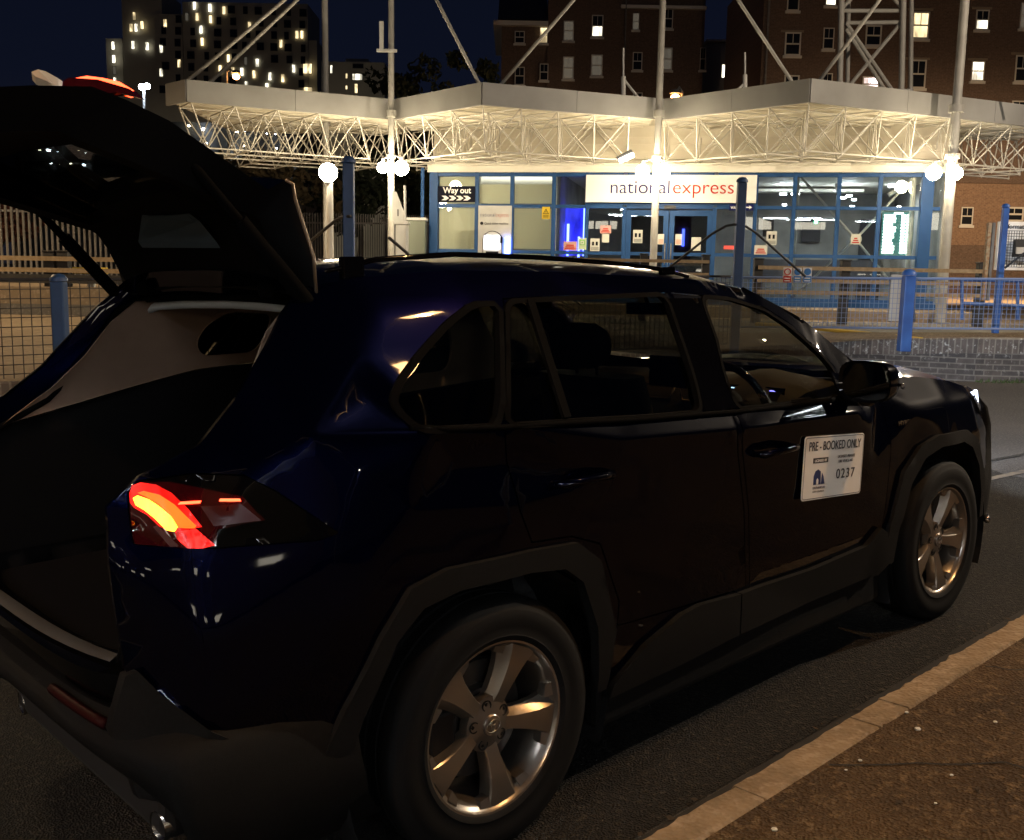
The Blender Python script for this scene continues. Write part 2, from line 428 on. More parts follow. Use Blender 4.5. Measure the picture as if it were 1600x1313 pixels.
# soil bank between wall and fence on the right
soil = [(2.2, 12.9, .63), (4.0, 14.66, .645), (6.2, 13.8, .76), (9, 13.36, .80), (20, 13.0, .85), (20, 15.6, .86), (9, 15.4, .82), (5.5, 15.8, .74), (2.0, 16.2, .625), (.5, 14.6, .63)]
b = MB(); nn = len(soil); c = Vector((6, 14.8, .74)); b.add([Vector(s) for s in soil]+[c], [(i, (i+1) % nn, nn) for i in range(nn)])
tag(b.build('soil_bank', M_('soil')), kind='structure')

# retaining wall : straight runs, brick courses with soldier coping
def wall_run(a, bq, za, zb, first=None):
    pl = Plane(a, bq, 0.0); L = pl.len; z0 = -.3
    if first is None: root = thing('brick_wall', 'low weathered brick retaining wall with soldier coping beyond the bonnet', 'wall', pl.M)
    else: root = thing('brick_wall', first, 'wall', pl.M)
    m1 = MB(); n = max(2, int(L/.5))
    def S(i, j):
        x = L*i/n; zt = za+(zb-za)*i/n-.2; return [(x, 0, z0), (x, 0, zt), (x, .22, zt), (x, .22, z0)][j]
    m1.grid(S, n+1, 4, True); m1.add([S(0, j) for j in range(4)], [(0, 1, 2, 3)]); m1.add([S(n, j) for j in range(4)], [(0, 1, 2, 3)])
    m1.build('brickwork', M_('brick_wall'), root)
    m2 = MB()
    def S2(i, j):
        x = L*i/n; zt = za+(zb-za)*i/n; return [(x, -.012, zt-.2), (x, -.012, zt-.012), (x, .0, zt), (x, .23, zt), (x, .23, zt-.2)][j]
    m2.grid(S2, n+1, 5, True); m2.add([S2(0, j) for j in range(5)], [(0, 1, 2, 3, 4)]); m2.add([S2(n, j) for j in range(5)], [(0, 1, 2, 3, 4)])
    m2.build('coping', M_('brick_cope'), root)
    return root
wall_run((4.0, 14.6), (6.2, 13.7), .66, .80)
wall_run((6.2, 13.7), (13.0, 13.0), .80, .90, 'low brick retaining wall running off past the right edge, headlights on it')
wall_run((2.75, 13.05), (4.0, 14.6), .64, .66, 'short return of low brick wall below the tall blue post')
wall_run((-8.9, 4.95), (2.75, 13.05), .60, .64, 'long low brick wall along the far kerb behind the car')
# weeds at the wall foot
b = MB(); rr = random.Random(3)
for k in range(900):
    x = rr.uniform(6.2, 10.5); y = 13.7-(x-6.2)*.103-rr.uniform(.02, .25); z = .034*x+.0
    h = rr.uniform(.02, .07); a = rr.uniform(0, 6.28); d = Vector((math.cos(a), math.sin(a), 0))*.012
    p = Vector((x, y, z)); t = p+Vector((rr.uniform(-.03, .03), rr.uniform(-.03, .03), h)); b.add([p-d, p+d, t], [(0, 1, 2)])
mat('weed', (.05, .075, .025), .9)
tag(b.build('weeds', M_('weed'), fix=False), 'low green weeds along the foot of the brick wall', 'weeds', kind='stuff')
# yellow edging on the bank
b = MB(); pp = [atz(1180, 506, .70), atz(1260, 512, .68), atz(1330, 519, .68), atz(1395, 526, .70), atz(1440, 531, .74)]
b.path(pp, .035, 6)
tag(b.build('yellow_edging', mat('yellow_paint', (.62, .42, .04), .6)), 'yellow edging rail lying along the top of the brick wall', 'edging')

# ---------------------------------------------------------------- mesh fence
def mesh_fence(name, label, a, bq, za, zb, h, cell, m, rail=.018, group=None, wr=.0028):
    pl = Plane(a, bq, 0.0); L = pl.len; root = thing(name, label, 'fence', pl.M, group)
    g = MB(); n = int(L/cell)
    for i in range(n+1):
        x = L*i/n; z = za+(zb-za)*i/n; g.box(x-wr, x+wr, -wr, wr, z, z+h)
    k = int(h/cell)
    for j in range(k+1):
        z = j*h/k
        g.add([(0, -wr*2, za+z-wr), (L, -wr*2, zb+z-wr), (L, -wr*2, zb+z+wr), (0, -wr*2, za+z+wr), (0, -wr*4, za+z-wr), (L, -wr*4, zb+z-wr), (L, -wr*4, zb+z+wr), (0, -wr*4, za+z+wr)], [(0, 1, 2, 3), (4, 5, 6, 7), (0, 1, 5, 4), (3, 2, 6, 7)])
    g.build('mesh_panel', m, root)
    r = MB(); r.tube((0, 0, za+h), (L, 0, zb+h), rail, 6); r.tube((0, 0, za), (L, 0, zb), rail*.8, 6)
    r.build('rail', m, root)
    return root
mat('mesh_grey', (.16, .17, .19), .6)
mat('mesh_blue', (.16, .22, .38), .5)
mesh_fence('mesh_fence', 'square wire mesh fence on the right in front of the timber rails', (2.85, 14.3), (13.0, 13.95), .86, .98, .68, .062, M_('mesh_blue'))
mesh_fence('mesh_fence', 'square wire mesh fence on the left beside the open tailgate', (-7.6, 6.2), (2.75, 13.2), .52, .70, .86, .078, M_('dark_steel'), .014, wr=.0035)

def blue_post(px, ytop, ybot, d, wpx, label, m='blue_post', cap=True, name='steel_post'):
    a = at(px, ybot, d); t = at(px, ytop, d); hw = wpx/2*d/F
    r = thing(name, label, 'post', T(a.x, a.y, a.z)); h = t.z-a.z
    b = MB(); b.box(-hw, hw, -hw, hw, -.15, h-hw); b.build('shaft', M_(m), r, bevel=.012)
    c = MB(); c.lathe([(hw*1.35, 0), (hw*1.3, hw*.5), (hw*.8, hw*1.05), (.001, hw*1.2)], 12, Matrix.Translation((0, 0, h-hw+.002))); c.build('cap', M_(m), r, smooth=True)
    return r
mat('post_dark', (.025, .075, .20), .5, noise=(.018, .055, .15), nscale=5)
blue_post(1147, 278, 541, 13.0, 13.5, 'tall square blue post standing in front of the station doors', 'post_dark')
blue_post(1413, 422, 532, 14.0, 17, 'short blue post on the brick wall, brightly lit at its foot')
blue_post(1556, 319, 505, 15.2, 9, 'slim tall blue post at the right beside the white notice panel')
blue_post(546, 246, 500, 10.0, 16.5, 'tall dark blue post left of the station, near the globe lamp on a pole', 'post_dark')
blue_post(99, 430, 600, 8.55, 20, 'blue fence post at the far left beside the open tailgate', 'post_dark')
def brace(px0, py0, px1, py1, d0, d1, r, m, name, label, cat='handrail', group=None):
    b = MB(); b.tube(at(px0, py0, d0), at(px1, py1, d1), r, 8); return tag(b.build(name, m), label, cat, group)
def handrail(label, pts, d, r=.016):
    b = MB(); P = [at(x, y, dd) for (x, y), dd in zip(pts, d)]; b.path(P, r, 8); return tag(b.build('handrail', M_('dark_steel'), smooth=True), label, 'handrail')
handrail('dark sloping handrail left of the tall post in front of the doors', [(1046, 418), (1112, 366), (1135, 353), (1147, 351)], (13.6, 13.2, 13.05, 12.95))
handrail('dark sloping handrail right of the tall post, reaching the mesh fence', [(1147, 351), (1162, 352), (1180, 363), (1258, 432)], (12.95, 13.05, 13.2, 13.9))
handrail('dark sloping handrail left of the tall dark post by the globe lamp', [(484, 378), (524, 345), (534, 339), (547, 338)], (10.6, 10.2, 10.1, 9.9))
handrail('short dark sloping handrail at the foot of the left canopy mast', [(608, 372), (634, 394), (650, 408)], (10.3, 10.6, 10.8))
handrail('dark sloping handrail beside the white notice panel at the right edge', [(1570, 419), (1600, 396), (1640, 365)], (15, 15, 15))

# post and rail timber barrier
def timber_rails(label, pts, zt, rails, posts, d_off=0):
    root = thing('timber_barrier', label, 'barrier')
    for z in rails:
        b = MB()
        for k in range(len(pts)-1):
            a, c = Vector((*pts[k], 0)), Vector((*pts[k+1], 0)); pl = Plane(a, c, 0)
            b.box(0.0, pl.len, -.02, .02, z[0], z[1], pl.M)
        b.build('rail', M_(z[2]) if len(z) > 2 else M_('timber'), root)
    for (x, y, h, wdt, mm) in posts:
        b = MB(); b.box(x-wdt/2, x+wdt/2, y+.03, y+.03+wdt, YZ-.05, h); b.box(x-wdt/2-.015, x+wdt/2+.015, y+.015, y+.045+wdt, h+.002, h+.03); b.build('post', M_(mm), root, bevel=.01)
    return root
dR = 20.5
def Xp(px, d): return (px-800)/F*d
def Zp(py, px, d): return at(px, py, d).z
rr_ = lambda y0, y1, px: (Zp(y1, px, dR), Zp(y0, px, dR))
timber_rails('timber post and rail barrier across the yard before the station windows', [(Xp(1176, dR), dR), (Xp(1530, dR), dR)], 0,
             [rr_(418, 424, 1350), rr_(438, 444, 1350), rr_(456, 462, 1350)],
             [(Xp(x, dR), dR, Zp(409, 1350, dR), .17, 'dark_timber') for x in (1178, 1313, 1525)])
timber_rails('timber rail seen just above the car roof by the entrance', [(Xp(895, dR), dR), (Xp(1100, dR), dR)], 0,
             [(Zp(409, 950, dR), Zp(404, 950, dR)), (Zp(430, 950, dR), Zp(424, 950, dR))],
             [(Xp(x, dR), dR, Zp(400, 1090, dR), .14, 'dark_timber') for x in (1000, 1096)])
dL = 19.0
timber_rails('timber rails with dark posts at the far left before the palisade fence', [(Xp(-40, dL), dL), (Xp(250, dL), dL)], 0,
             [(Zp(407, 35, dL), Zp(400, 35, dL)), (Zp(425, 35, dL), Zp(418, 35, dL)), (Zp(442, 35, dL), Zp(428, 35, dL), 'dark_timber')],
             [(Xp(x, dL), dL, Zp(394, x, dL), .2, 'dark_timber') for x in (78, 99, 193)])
hb0 = thing('yellow_barrier', 'short yellow barrier bar on a white foot at far left', 'barrier')
b = MB(); b.box(Xp(108, 19.3), Xp(168, 19.3), 19.3, 19.4, Zp(428, 130, 19.3), Zp(418, 130, 19.3)); b.build('bar', M_('yellow_sign'), hb0, bevel=.01)
b = MB(); b.box(Xp(138, 19.3), Xp(148, 19.3), 19.29, 19.38, 1.13, Zp(428, 130, 19.3)-.003); b.build('foot', M_('white_panel'), hb0)
# raised kerbs in the yard at the left
b = MB(); b.box(-60, -5.0, 18.75, 26.8, YZ+.20, 1.13); tag(b.build('raised_platform', M_('yard')), kind='structure')
b = MB(); b.box(-60, -5.0, 18.70, 26.8, YZ-.1, YZ+.197); tag(b.build('platform_base', M_('yard_grey')), kind='structure')
sheet('yard_road', [(3.0, 17.0, YZ+.004), (40, 16.4, YZ+.004), (40, 20.9, YZ+.004), (1.0, 21.6, YZ+.004)], M_('yard_grey'))

# blue tubular railing, right
rl = thing('blue_railing', 'blue tubular railing at the right edge beyond the mesh fence', 'railing')
b = MB(); d = 16.5
for (x0, y0), (x1, y1) in (((1502, 437), (1660, 441)), ((1502, 474), (1660, 481))): b.tube(at(x0, y0, d), at(x1, y1, d), .028, 8)
b.build('rail', M_('blue_post'), rl, smooth=40)
for x in (1503, 1590, 1658):
    b = MB(); b.tube(at(x, 437, d), at(x, 500, d), .028, 8); b.build('upright', M_('blue_post'), rl, smooth=40)

# ---------------------------------------------------------------- station building
FZ = .85
fa = Plane((Xp(672, 25.75), 25.75), (Xp(1456, 23.56), 23.56), FZ)
st = thing('station_building', 'glass fronted station building with blue frames under the white canopy', 'building', fa.M)
def FX(px, py=330): return fa.P(px, py)[0]
def FZz(py, px=1060): return fa.P(px, py)[1]
zt = FZz(270); zu = FZz(324); zl = FZz(397.5); L = fa.len
# roof + soffit + back walls (a real room)
b = MB(); b.box(-.15, L+.15, .2, 9, zt+.02, zt+.30); b.build('roof', M_('soffit'), st)
b = MB(); b.box(-.1, L+.1, -.12, .19, zt, zt+.16); b.box(-.1, L+.1, -.16, .19, zt+.163, zt+.20); b.build('eaves_beam', M_('soffit'), st)
b = MB(); b.box(-.1, L+.1, .5, .6, zt+.31, 5.06-FZ)
for k in range(4): b.box(-.1, L+.1, .47, .498, zt+.36+k*.17, zt+.40+k*.17)
b.build('upper_cladding', mat('upper_clad', (.66, .61, .50), .7), st)
b = MB(); b.box(-.1, 0, .2, 9, -.4, zt+.015); b.box(L, L+.1, .2, 9, -.4, zt+.015); b.box(0, L, 6.5, 6.6, -.4, zt+.015)
b.box(FX(868), FX(868)+.08, .2, 6.4, -.2, zt+.01); b.build('interior_wall', M_('interior_wall'), st)
b = MB(); b.box(0, L, .15, 6.5, -.4, 0.0); b.build('floor', M_('interior_wall'), st)
b = MB(); b.box(-.05, L+.05, -.10, .12, .003, .12); b.build('plinth', M_('blue_paint'), st)
b = MB(); b.box(-1.6, L+.6, -1.75, .14, -.40, 0.0); o = b.build('forecourt', M_('yard'), M=fa.M, bevel=.02); tag(o, kind='structure')
mull = [745, 800, 865, 917, 976, 1117, 1180, 1240, 1309, 1373]
for px in mull:
    b = MB()
    x = FX(px); hw = .045; top = zt
    if px in (976, 1117): top = zu
    b.box(x-hw, x+hw, -.05, .07, .122, top); b.build('mullion', M_('blue_paint'), st, bevel=.004)
xs_ = [0.05]+[FX(p) for p in mull]+[L-.05]
for z, hh in ((zt-.05, .045), (zu, .04), (zl, .04), (.16, .035)):
    for k in range(len(xs_)-1):
        a, c = xs_[k]+.046, xs_[k+1]-.046
        if z in (zl, .16) and k == 5: continue
        b = MB(); b.box(a, c, -.04, .06, z-hh, z+hh); b.build('transom', M_('blue_paint'), st, bevel=.004)
for px0, px1 in ((672, 685), (1437, 1456)):
    b = MB(); b.box(FX(px0), FX(px1), -.09, .15, .123, zt-.001); b.build('corner_column', M_('blue_paint'), st, bevel=.006)
b = MB(); x = FX(662); b.tube((x, -.12, -.1), (x, -.12, zt+.1), .045, 10); b.build('downpipe', M_('blue_paint'), st, smooth=40)
b = MB()
for px in (743, 1245, 1429, 868):
    x = FX(px); b.tube((x, .35, 0), (x, .35, zt), .06, 10)
b.build('inner_column', M_('white_paint'), st, smooth=40)
# cross bracing behind the glass on the right
b = MB()
c = fa.P(1337, 374, .28)
for q in ((1247, 272), (1428, 276), (1232, 470), (1420, 476)):
    e = fa.P(q[0], q[1], .28); b.tube((c[0], .28, c[1]), (e[0], .28, e[1]), .028, 8)
b.build('cross_brace', M_('white_paint'), st, smooth=40)
b = MB(); b.lathe([(.001, -.03), (.13, -.03), (.13, .03), (.001, .03)], 20, Matrix.Translation((c[0], .24, c[1])) @ Matrix.Rotation(PI/2, 4, 'X')); b.build('brace_plate', M_('white_paint'), st)
# blinds/panels behind glazing on the left
b = MB()
for (p0, p1, y0, y1) in ((687, 742, 272, 318), (747, 797, 288, 318), (803, 861, 288, 318), (687, 742, 325, 389), (803, 861, 326, 389), (687, 742, 396, 470), (747, 797, 396, 470), (803, 861, 396, 470)):
    x0, x1 = FX(p0), FX(p1); b.box(x0-.03, x1+.03, .075, .085, FZz(y1, (p0+p1)/2), FZz(y0, (p0+p1)/2))
b.build('blind', M_('blind'), st)
# glass panes: one per bay and light
panes = []
for k in range(len(xs_)-1):
    a, c2 = xs_[k]+.045, xs_[k+1]-.045
    if k == 5:
        continue
    for z0, z1 in ((zu+.04, zt-.09), (zl+.04, zu-.04), (.20, zl-.04)):
        if k in (4, 6) and z0 > zu: continue
        b = MB(); b.box(a, c2, .01, .018, z0, z1); b.build('pane', M_('pane'), st)
# entrance doors
xd0, xd1 = FX(979), FX(1114); xm = FX(1046); zd = FZz(329)
hd = MB(); hd.box(xs_[4]+.046, xs_[7]-.046, -.055, .08, zu+.043, FZz(317)); hd.build('door_header', M_('blue_paint'), st)
for a, c2 in ((xd0, xm-.01), (xm+.01, xd1)):
    dr = MB(); w1 = .12
    dr.box(a, a+w1, -.03, .04, .13, zd); dr.box(c2-w1, c2, -.03, .04, .13, zd); dr.box(a+w1, c2-w1, -.03, .04, zd-.13, zd); dr.box(a+w1, c2-w1, -.03, .04, .13, .38)
    dr.box(a+w1, c2-w1, -.028, .038, zl-.04, zl+.04)
    dd = dr.build('door', M_('blue_paint'), st, bevel=.004)
    g = MB(); g.box(a+w1, c2-w1, .0, .008, .38, zd-.13); g.build('pane', M_('pane_dark'), dd)
    h = MB(); hx = c2-.06 if a == xd0 else a+.06
    h.tube((hx, -.07, zl-.25), (hx, -.07, zl+.25), .014, 8); h.build('handle', M_('galv'), dd, smooth=True)
b = MB(); b.box(FX(1038), FX(1056), -.14, -.06, FZz(327), FZz(322)); b.build('door_sensor', M_('dark_steel'), st)
# room furniture seen through the glass
def in_box(name, label, cat, p0, p1, y0, y1, off, th, m, parent=None, **k):
    x0, z1 = fa.P(p0, y0, off); x1, z0 = fa.P(p1, y1, off)
    b = MB(); b.box(x0, x1, off, off+th, z0, z1); o = b.build(name, m, parent, **k)
    if parent is None:
        o.matrix_world = fa.M
        if label: tag(o, label, cat)
    return o, x0, x1, z0, z1
in_box('bench', 'pale slanted cabinet behind the leftmost lower window', 'cabinet', 716, 741, 360, 388, .10, .08, M_('white_panel'))
# blue lit vending/display zone
bd = thing('blue_display', 'blue lit display cabinet glowing behind the glass left of the doors', 'display', fa.M)
in_box('back_panel', None, None, 884, 915, 322, 400, 1.2, .05, M_('blue_back'), bd)
for p, (ya, yb) in ((886, (350, 400)), (903, (370, 402)), (912, (325, 400))): in_box('light_strip', None, None, p, p+2.2, ya, yb, 1.1, .03, M_('blue_neon'), bd)
bd2 = thing('blue_display', 'slim blue lit strip glowing behind the right entrance door', 'display', fa.M)
in_box('light_strip', None, None, 1066, 1069, 358, 385, 1.2, .03, M_('blue_neon'), bd2)
in_box('back_panel', None, None, 1056, 1078, 338, 405, 1.26, .04, M_('interior_dark'), bd2)
# partitions and doors in the lit room on the right
in_box('cupboard', 'dark open doorway in the room behind the cross braces', 'doorway', 1345, 1372, 342, 470, 6.3, .1, M_('interior_dark'))
in_box('counter', 'dark service hatch in the back wall of the waiting room', 'hatch', 1254, 1281, 340, 378, 6.3, .1, M_('interior_dark'))
in_box('noticeboard', 'dark framed noticeboard on the wall behind the glass right of the entrance', 'noticeboard', 1193, 1208, 340, 370, 3.0, .05, M_('interior_dark'))
in_box('bulkhead', 'pale ceiling bulkhead running across the waiting room', 'bulkhead', 1183, 1350, 295, 300, 4.0, .5, M_('soffit'))
in_box('seat_row', 'dark row of seats low in the waiting room', 'seats', 1190, 1370, 405, 440, 4.5, .4, M_('interior_dark'))
ex = thing('signal_lamp', 'small green indicator lamp glowing inside the waiting room', 'lamp', fa.M)
x, z = fa.P(1275, 347, 3.0); b = MB(); b.ball((x, 3.0, z), .045, 10); b.build('lens', M_('led_green'), ex, smooth=True)
b = MB(); b.box(x-.1, x+.1, 3.03, 3.1, z-.12, z+.12); b.build('housing', M_('interior_dark'), ex)
for i, (px, py, wd) in enumerate(((1224, 303, 10), (1243, 303, 12), (1317, 309, 10), (1327, 306, 8), (1390, 283, 22), (1396, 291, 14), (1370, 286, 6), (1335, 312, 6), (1226, 320, 6), (1332, 323, 6))):
    x0, z0 = fa.P(px-wd/2, py, 3.4); x1, _ = fa.P(px+wd/2, py, 3.4); b = MB(); b.box(x0, x1, 3.4, 3.5, z0-.02, z0+.02, Matrix.Translation((0, 0, 0)))
    o = b.build('ceiling_light', M_('lamp_white')); o.matrix_world = fa.M
    labs = ['short white ceiling light left of the first window bar right of the sign', 'white ceiling light just right of the first window bar', 'white ceiling light in the middle bay above the brace', 'small white ceiling light right of the middle bay one', 'long white ceiling light at top right of the waiting room', 'second white ceiling light below the long one at top right', 'tiny ceiling light left of the long top right one', 'tiny ceiling light low in the middle bay', 'tiny ceiling light low in the bay right of the sign', 'lowest tiny ceiling light above the middle window bar']
    tag(o, labs[i], 'ceiling light', 'ceiling lights in the waiting room')
# interior light level
for x, y, pw in ((FX(1300), 3.2, 16), (FX(1020), 3.5, 5), (FX(1400), 3.2, 12)):
    l = bpy.data.lights.new('ceiling_lamp', 'AREA'); l.size = 1.2; l.size_y = .2; l.shape = 'RECTANGLE'; l.energy = pw; l.color = (.9, .95, 1)
    o = bpy.data.objects.new('ceiling_lamp_light', l); COL.objects.link(o); o.matrix_world = fa.M @ Matrix.Translation((x, y, zt-.15)); 

# sign board
x0, z1 = fa.P(916, 270.5, -.16); x1, z0 = fa.P(1181, 319, -.16); z1 = fa.P(1050, 273.5, -.16)[1]; z0 = fa.P(1050, 316.8, -.16)[1]
sb = thing('sign_board', 'long white illuminated company name board above the entrance doors', 'sign', fa.M)
b = MB(); b.box(x0, x1, -.16, -.06, z0, z1); b.build('board', M_('sign_white'), sb, bevel=.006)
tx0 = fa.P(952, 300, -.17)[0]; txm = fa.P(1044, 300, -.17)[0]; tx1 = fa.P(1050, 300, -.17)[0]; tx2 = fa.P(1145, 300, -.17)[0]; zb_ = fa.P(1050, 302.5, -.17)[1]
text('national', .44, M_('ink_blue'), sb, 'lettering', (tx0, -.166, zb_), fitw=txm-tx0, bold=-.002)
text('express', .44, M_('ink_red'), sb, 'lettering', (tx1, -.166, zb_), fitw=tx2-tx1, bold=-.002)
# way out sign
def panel_sign(name, label, cat, p0, p1, y0, y1, off, m, th=.02):
    r = thing(name, label, cat, fa.M); x0, z1 = fa.P(p0, y0, off); x1, z0 = fa.P(p1, y1, off)
    z1 = fa.P((p0+p1)/2, y0, off)[1]; z0 = fa.P((p0+p1)/2, y1, off)[1]
    b = MB(); b.box(x0, x1, off, off+th, z0, z1); b.build('panel', m, r); return r, x0, x1, z0, z1
wo, x0, x1, z0, z1 = panel_sign('way_out_sign', 'black sign reading Way out with four white chevrons, top left window', 'sign', 684.5, 742, 291, 316, -.075, M_('sign_black'))
text('Way out', .20, M_('sign_white'), wo, 'lettering', (x0+.13, -.08, z0+.215), fitw=(x1-x0)*.76, bold=.004)
b = MB()
for k in range(4):
    cx = x0+.14+k*(x1-x0-.2)/4; h = .055; zc = z0+.095; s = .11
    b.prism([(cx-.05, zc+h), (cx+s-.05, zc+h), (cx+s+.03, zc), (cx+s-.05, zc-h), (cx-.05, zc-h), (cx+.03, zc)], -.084, -.077)
b.build('chevrons', M_('sign_white'), wo)
# small way out sign right of name board
wo2, x0, x1, z0, z1 = panel_sign('way_out_sign', 'small navy WAY OUT arrow sign below the right end of the name board', 'sign', 1140, 1177, 319.5, 329, -.09, M_('ink_blue'))
text('WAY OUT', .085, M_('sign_white'), wo2, 'lettering', (x0+.03, -.094, z0+.035), bold=.003, fitw=(x1-x0)*.58)
b = MB(); zc = (z0+z1)/2; b.prism([(x1-.17, zc+.012), (x1-.09, zc+.012), (x1-.10, zc+.045), (x1-.03, zc), (x1-.10, zc-.045), (x1-.09, zc-.012), (x1-.17, zc-.012)], -.097, -.092); b.build('arrow', M_('sign_white'), wo2)
# ticket machine
tm, x0, x1, z0, z1 = panel_sign('ticket_machine', 'white ticket machine panel with glowing screen under an arch', 'ticket machine', 747.5, 797, 321.5, 475, -.06, M_('white_panel'), .08)
fx = lambda px, py: fa.P(px, py, -.07)
a = fx(750, 339); c = fx(794, 339)
w_ = c[0]-a[0]
text('national', .16, M_('ink_blue'), tm, 'lettering', (a[0], -.064, a[1]), fitw=w_*.52, bold=-.004)
text('express', .16, M_('ink_red'), tm, 'lettering', (a[0]+w_*.55, -.064, a[1]), fitw=w_*.45, bold=-.004)
a = fx(750, 351); text('Quick ticket machine', .08, M_('ink_dark'), tm, 'lettering', (a[0]+.11, -.064, a[1]), fitw=w_*.84)
b = MB(); b.lathe([(.001, -.003), (.04, -.003), (.04, .003), (.001, .003)], 14, Matrix.Translation((a[0]+.04, -.064, a[1]+.03)) @ Matrix.Rotation(PI/2, 4, 'X')); b.build('roundel', M_('ink_dark'), tm)
def arch_pts(w, zb, zt_, n=14, cx=0):
    return [(cx-w, zb)]+[(cx-w*math.cos(PI*i/n), zt_-.22+.22*math.sin(PI*i/n)) for i in range(n+1)]+[(cx+w, zb)]
ac = fx(770, 361); ab = fx(770, 402)
b = MB(); b.prism(arch_pts(.245, ab[1]-.25, ac[1], cx=ac[0]), -.10, -.062); b.build('arch_surround', M_('ink_dark'), tm)
b = MB(); b.prism(arch_pts(.228, ab[1]-.25, ac[1]-.015, cx=ac[0]), -.115, -.102); b.build('arch_face', M_('white_panel'), tm)
s0 = fx(757.5, 368.5); s1 = fx(781, 390); b = MB(); b.box(s0[0], s1[0], -.135, -.117, s1[1], s0[1]); b.build('screen', M_('screen_white'), tm)
s0 = fx(760, 393); s1 = fx(779, 398); b = MB(); b.box(s0[0], s1[0], -.13, -.117, s1[1], s0[1]); b.build('card_slot', M_('ink_dark'), tm)
s0 = fx(790, 371); s1 = fx(796, 398); b = MB(); b.box(s0[0], s1[0], -.135, -.10, s1[1], s0[1]); b.build('light_strip', mat('blue_glow', (.2, .3, 1), .4, emit=(.15, .28, 1.0), es=5), tm)
s0 = fx(782, 371); s1 = fx(786, 380); b = MB(); b.box(s0[0], s1[0], -.13, -.117, s1[1], s0[1]); b.build('card_reader', M_('ink_dark'), tm)
# posters / notices on the glass : (name,label,p0,p1,y0,y1,material, marks)
posters = [
 ('warning_sign', 'yellow electrical warning sign with black triangle on the third window', 847, 859, 323.5, 342.5, 'yellow_sign', 'tri'),
 ('notice', 'red and white notice low in the blue lit bay', 880.5, 901, 377.5, 391.5, 'paper_pink', 'red'),
 ('notice', 'pale green notice with a square symbol beside the doors', 903.5, 916, 372, 390.5, 'paper_green', 'sq'),
 ('notice', 'white notice with two small figures at the left of the entrance bay', 922.5, 936.5, 373, 392.5, 'paper', 'fig'),
 ('notice', 'pink and red notice in the bay left of the doors', 938, 954.5, 352.5, 364.8, 'paper_pink', 'red'),
 ('notice', 'plain white slip hanging below the pink notice', 941, 951.5, 366, 379, 'paper', ''),
 ('notice', 'white notice on the left entrance door', 989.5, 1003.5, 359.5, 380, 'paper', 'fig'),
 ('notice', 'small white notice left of the meeting edge of the doors', 1028, 1037, 366, 382, 'paper', 'txt'),
 ('notice', 'small white notice right of the meeting edge of the doors', 1055.5, 1065, 366, 383, 'paper', 'txt'),
 ('notice', 'plain pale notice low on the right entrance door', 1080.5, 1094.5, 371, 392, 'paper', ''),
 ('notice', 'white notice with two pictures right of the tall blue post', 1198, 1213, 361.5, 383, 'paper', 'fig'),
 ('notice', 'white and red lettered notice low in the bay right of the tall post', 1179, 1198.5, 383.5, 398, 'paper', 'red'),
 ('notice', 'red and white notice fixed where the cross braces meet', 1330, 1344, 366, 382, 'paper', 'redlow'),
]
for nm, lab, p0, p1, y0, y1, mm, mk in posters:
    r, x0, x1, z0, z1 = panel_sign(nm, lab, 'notice' if nm == 'notice' else 'sign', p0, p1, y0, y1, -.063, M_(mm), .01)
    w2, h2 = x1-x0, z1-z0
    b = MB()
    if mk == 'tri':
        c = (x0+x1)/2; t = z1-.04; b.prism([(c, t), (c+.075, t-.13), (c-.075, t-.13)], -.068, -.0635); b.build('triangle', M_('ink_dark'), r)
        b = MB(); b.prism([(c, t-.03), (c+.05, t-.115), (c-.05, t-.115)], -.071, -.0685); b.build('triangle_field', M_('yellow_sign'), r)
        b = MB(); b.prism([(c+.005, t-.045), (c+.014, t-.075), (c+.004, t-.078), (c, t-.108), (c-.012, t-.07), (c-.002, t-.07)], -.073, -.0712); b.build('flash', M_('ink_dark'), r)
        b = MB()
        for i in range(3): b.box(x0+.03, x1-.03, -.068, -.0635, z0+.02+i*.03, z0+.033+i*.03)
        b.build('small_print', M_('ink_dark'), r)
    elif mk == 'sq':
        c = (x0+x1)/2; zc = (z0+z1)/2+.03; s = w2*.3; b.box(c-s, c+s, -.068, -.0635, zc-s, zc+s); b.build('symbol', M_('green_ink'), r)
        b = MB(); s *= .7; b.box(c-s, c+s, -.071, -.0685, zc-s, zc+s); b.build('symbol_field', M_('paper'), r)
        b = MB(); s *= .4; b.box(c-s, c+s, -.074, -.0715, zc-s, zc+s); b.build('symbol_dot', M_('green_ink'), r)
    elif mk == 'fig':
        for fx_ in (.3, .7): b.box(x0+w2*fx_-.025, x0+w2*fx_+.025, -.068, -.0635, z1-h2*.55, z1-h2*.25)
        b.build('figures', M_('ink_dark'), r)
        b = MB()
        for i in range(3): b.box(x0+.02, x1-.02, -.068, -.0635, z0+h2*.08+i*h2*.09, z0+h2*.11+i*h2*.09)
        b.build('small_print', M_('ink_dark'), r)
    elif mk in ('red', 'redlow'):
        for i in range(3): b.box(x0+.03+.02*i, x1-.03-.02*i, -.068, -.0635, z0+h2*(.12+.2*i), z0+h2*(.24+.2*i))
        b.build('lettering_bars', M_('ink_red'), r)
    elif mk == 'txt':
        for i in range(4): b.box(x0+.015, x1-.015, -.068, -.0635, z0+h2*(.10+.11*i), z0+h2*(.15+.11*i))
        b.build('small_print', M_('ink_orange'), r)
# red LED strip behind glass
o, *_ = in_box('led_display', 'red lit message strip behind the tall blue post', 'display', 1131, 1160, 384, 390, .6, .05, M_('led_red'))
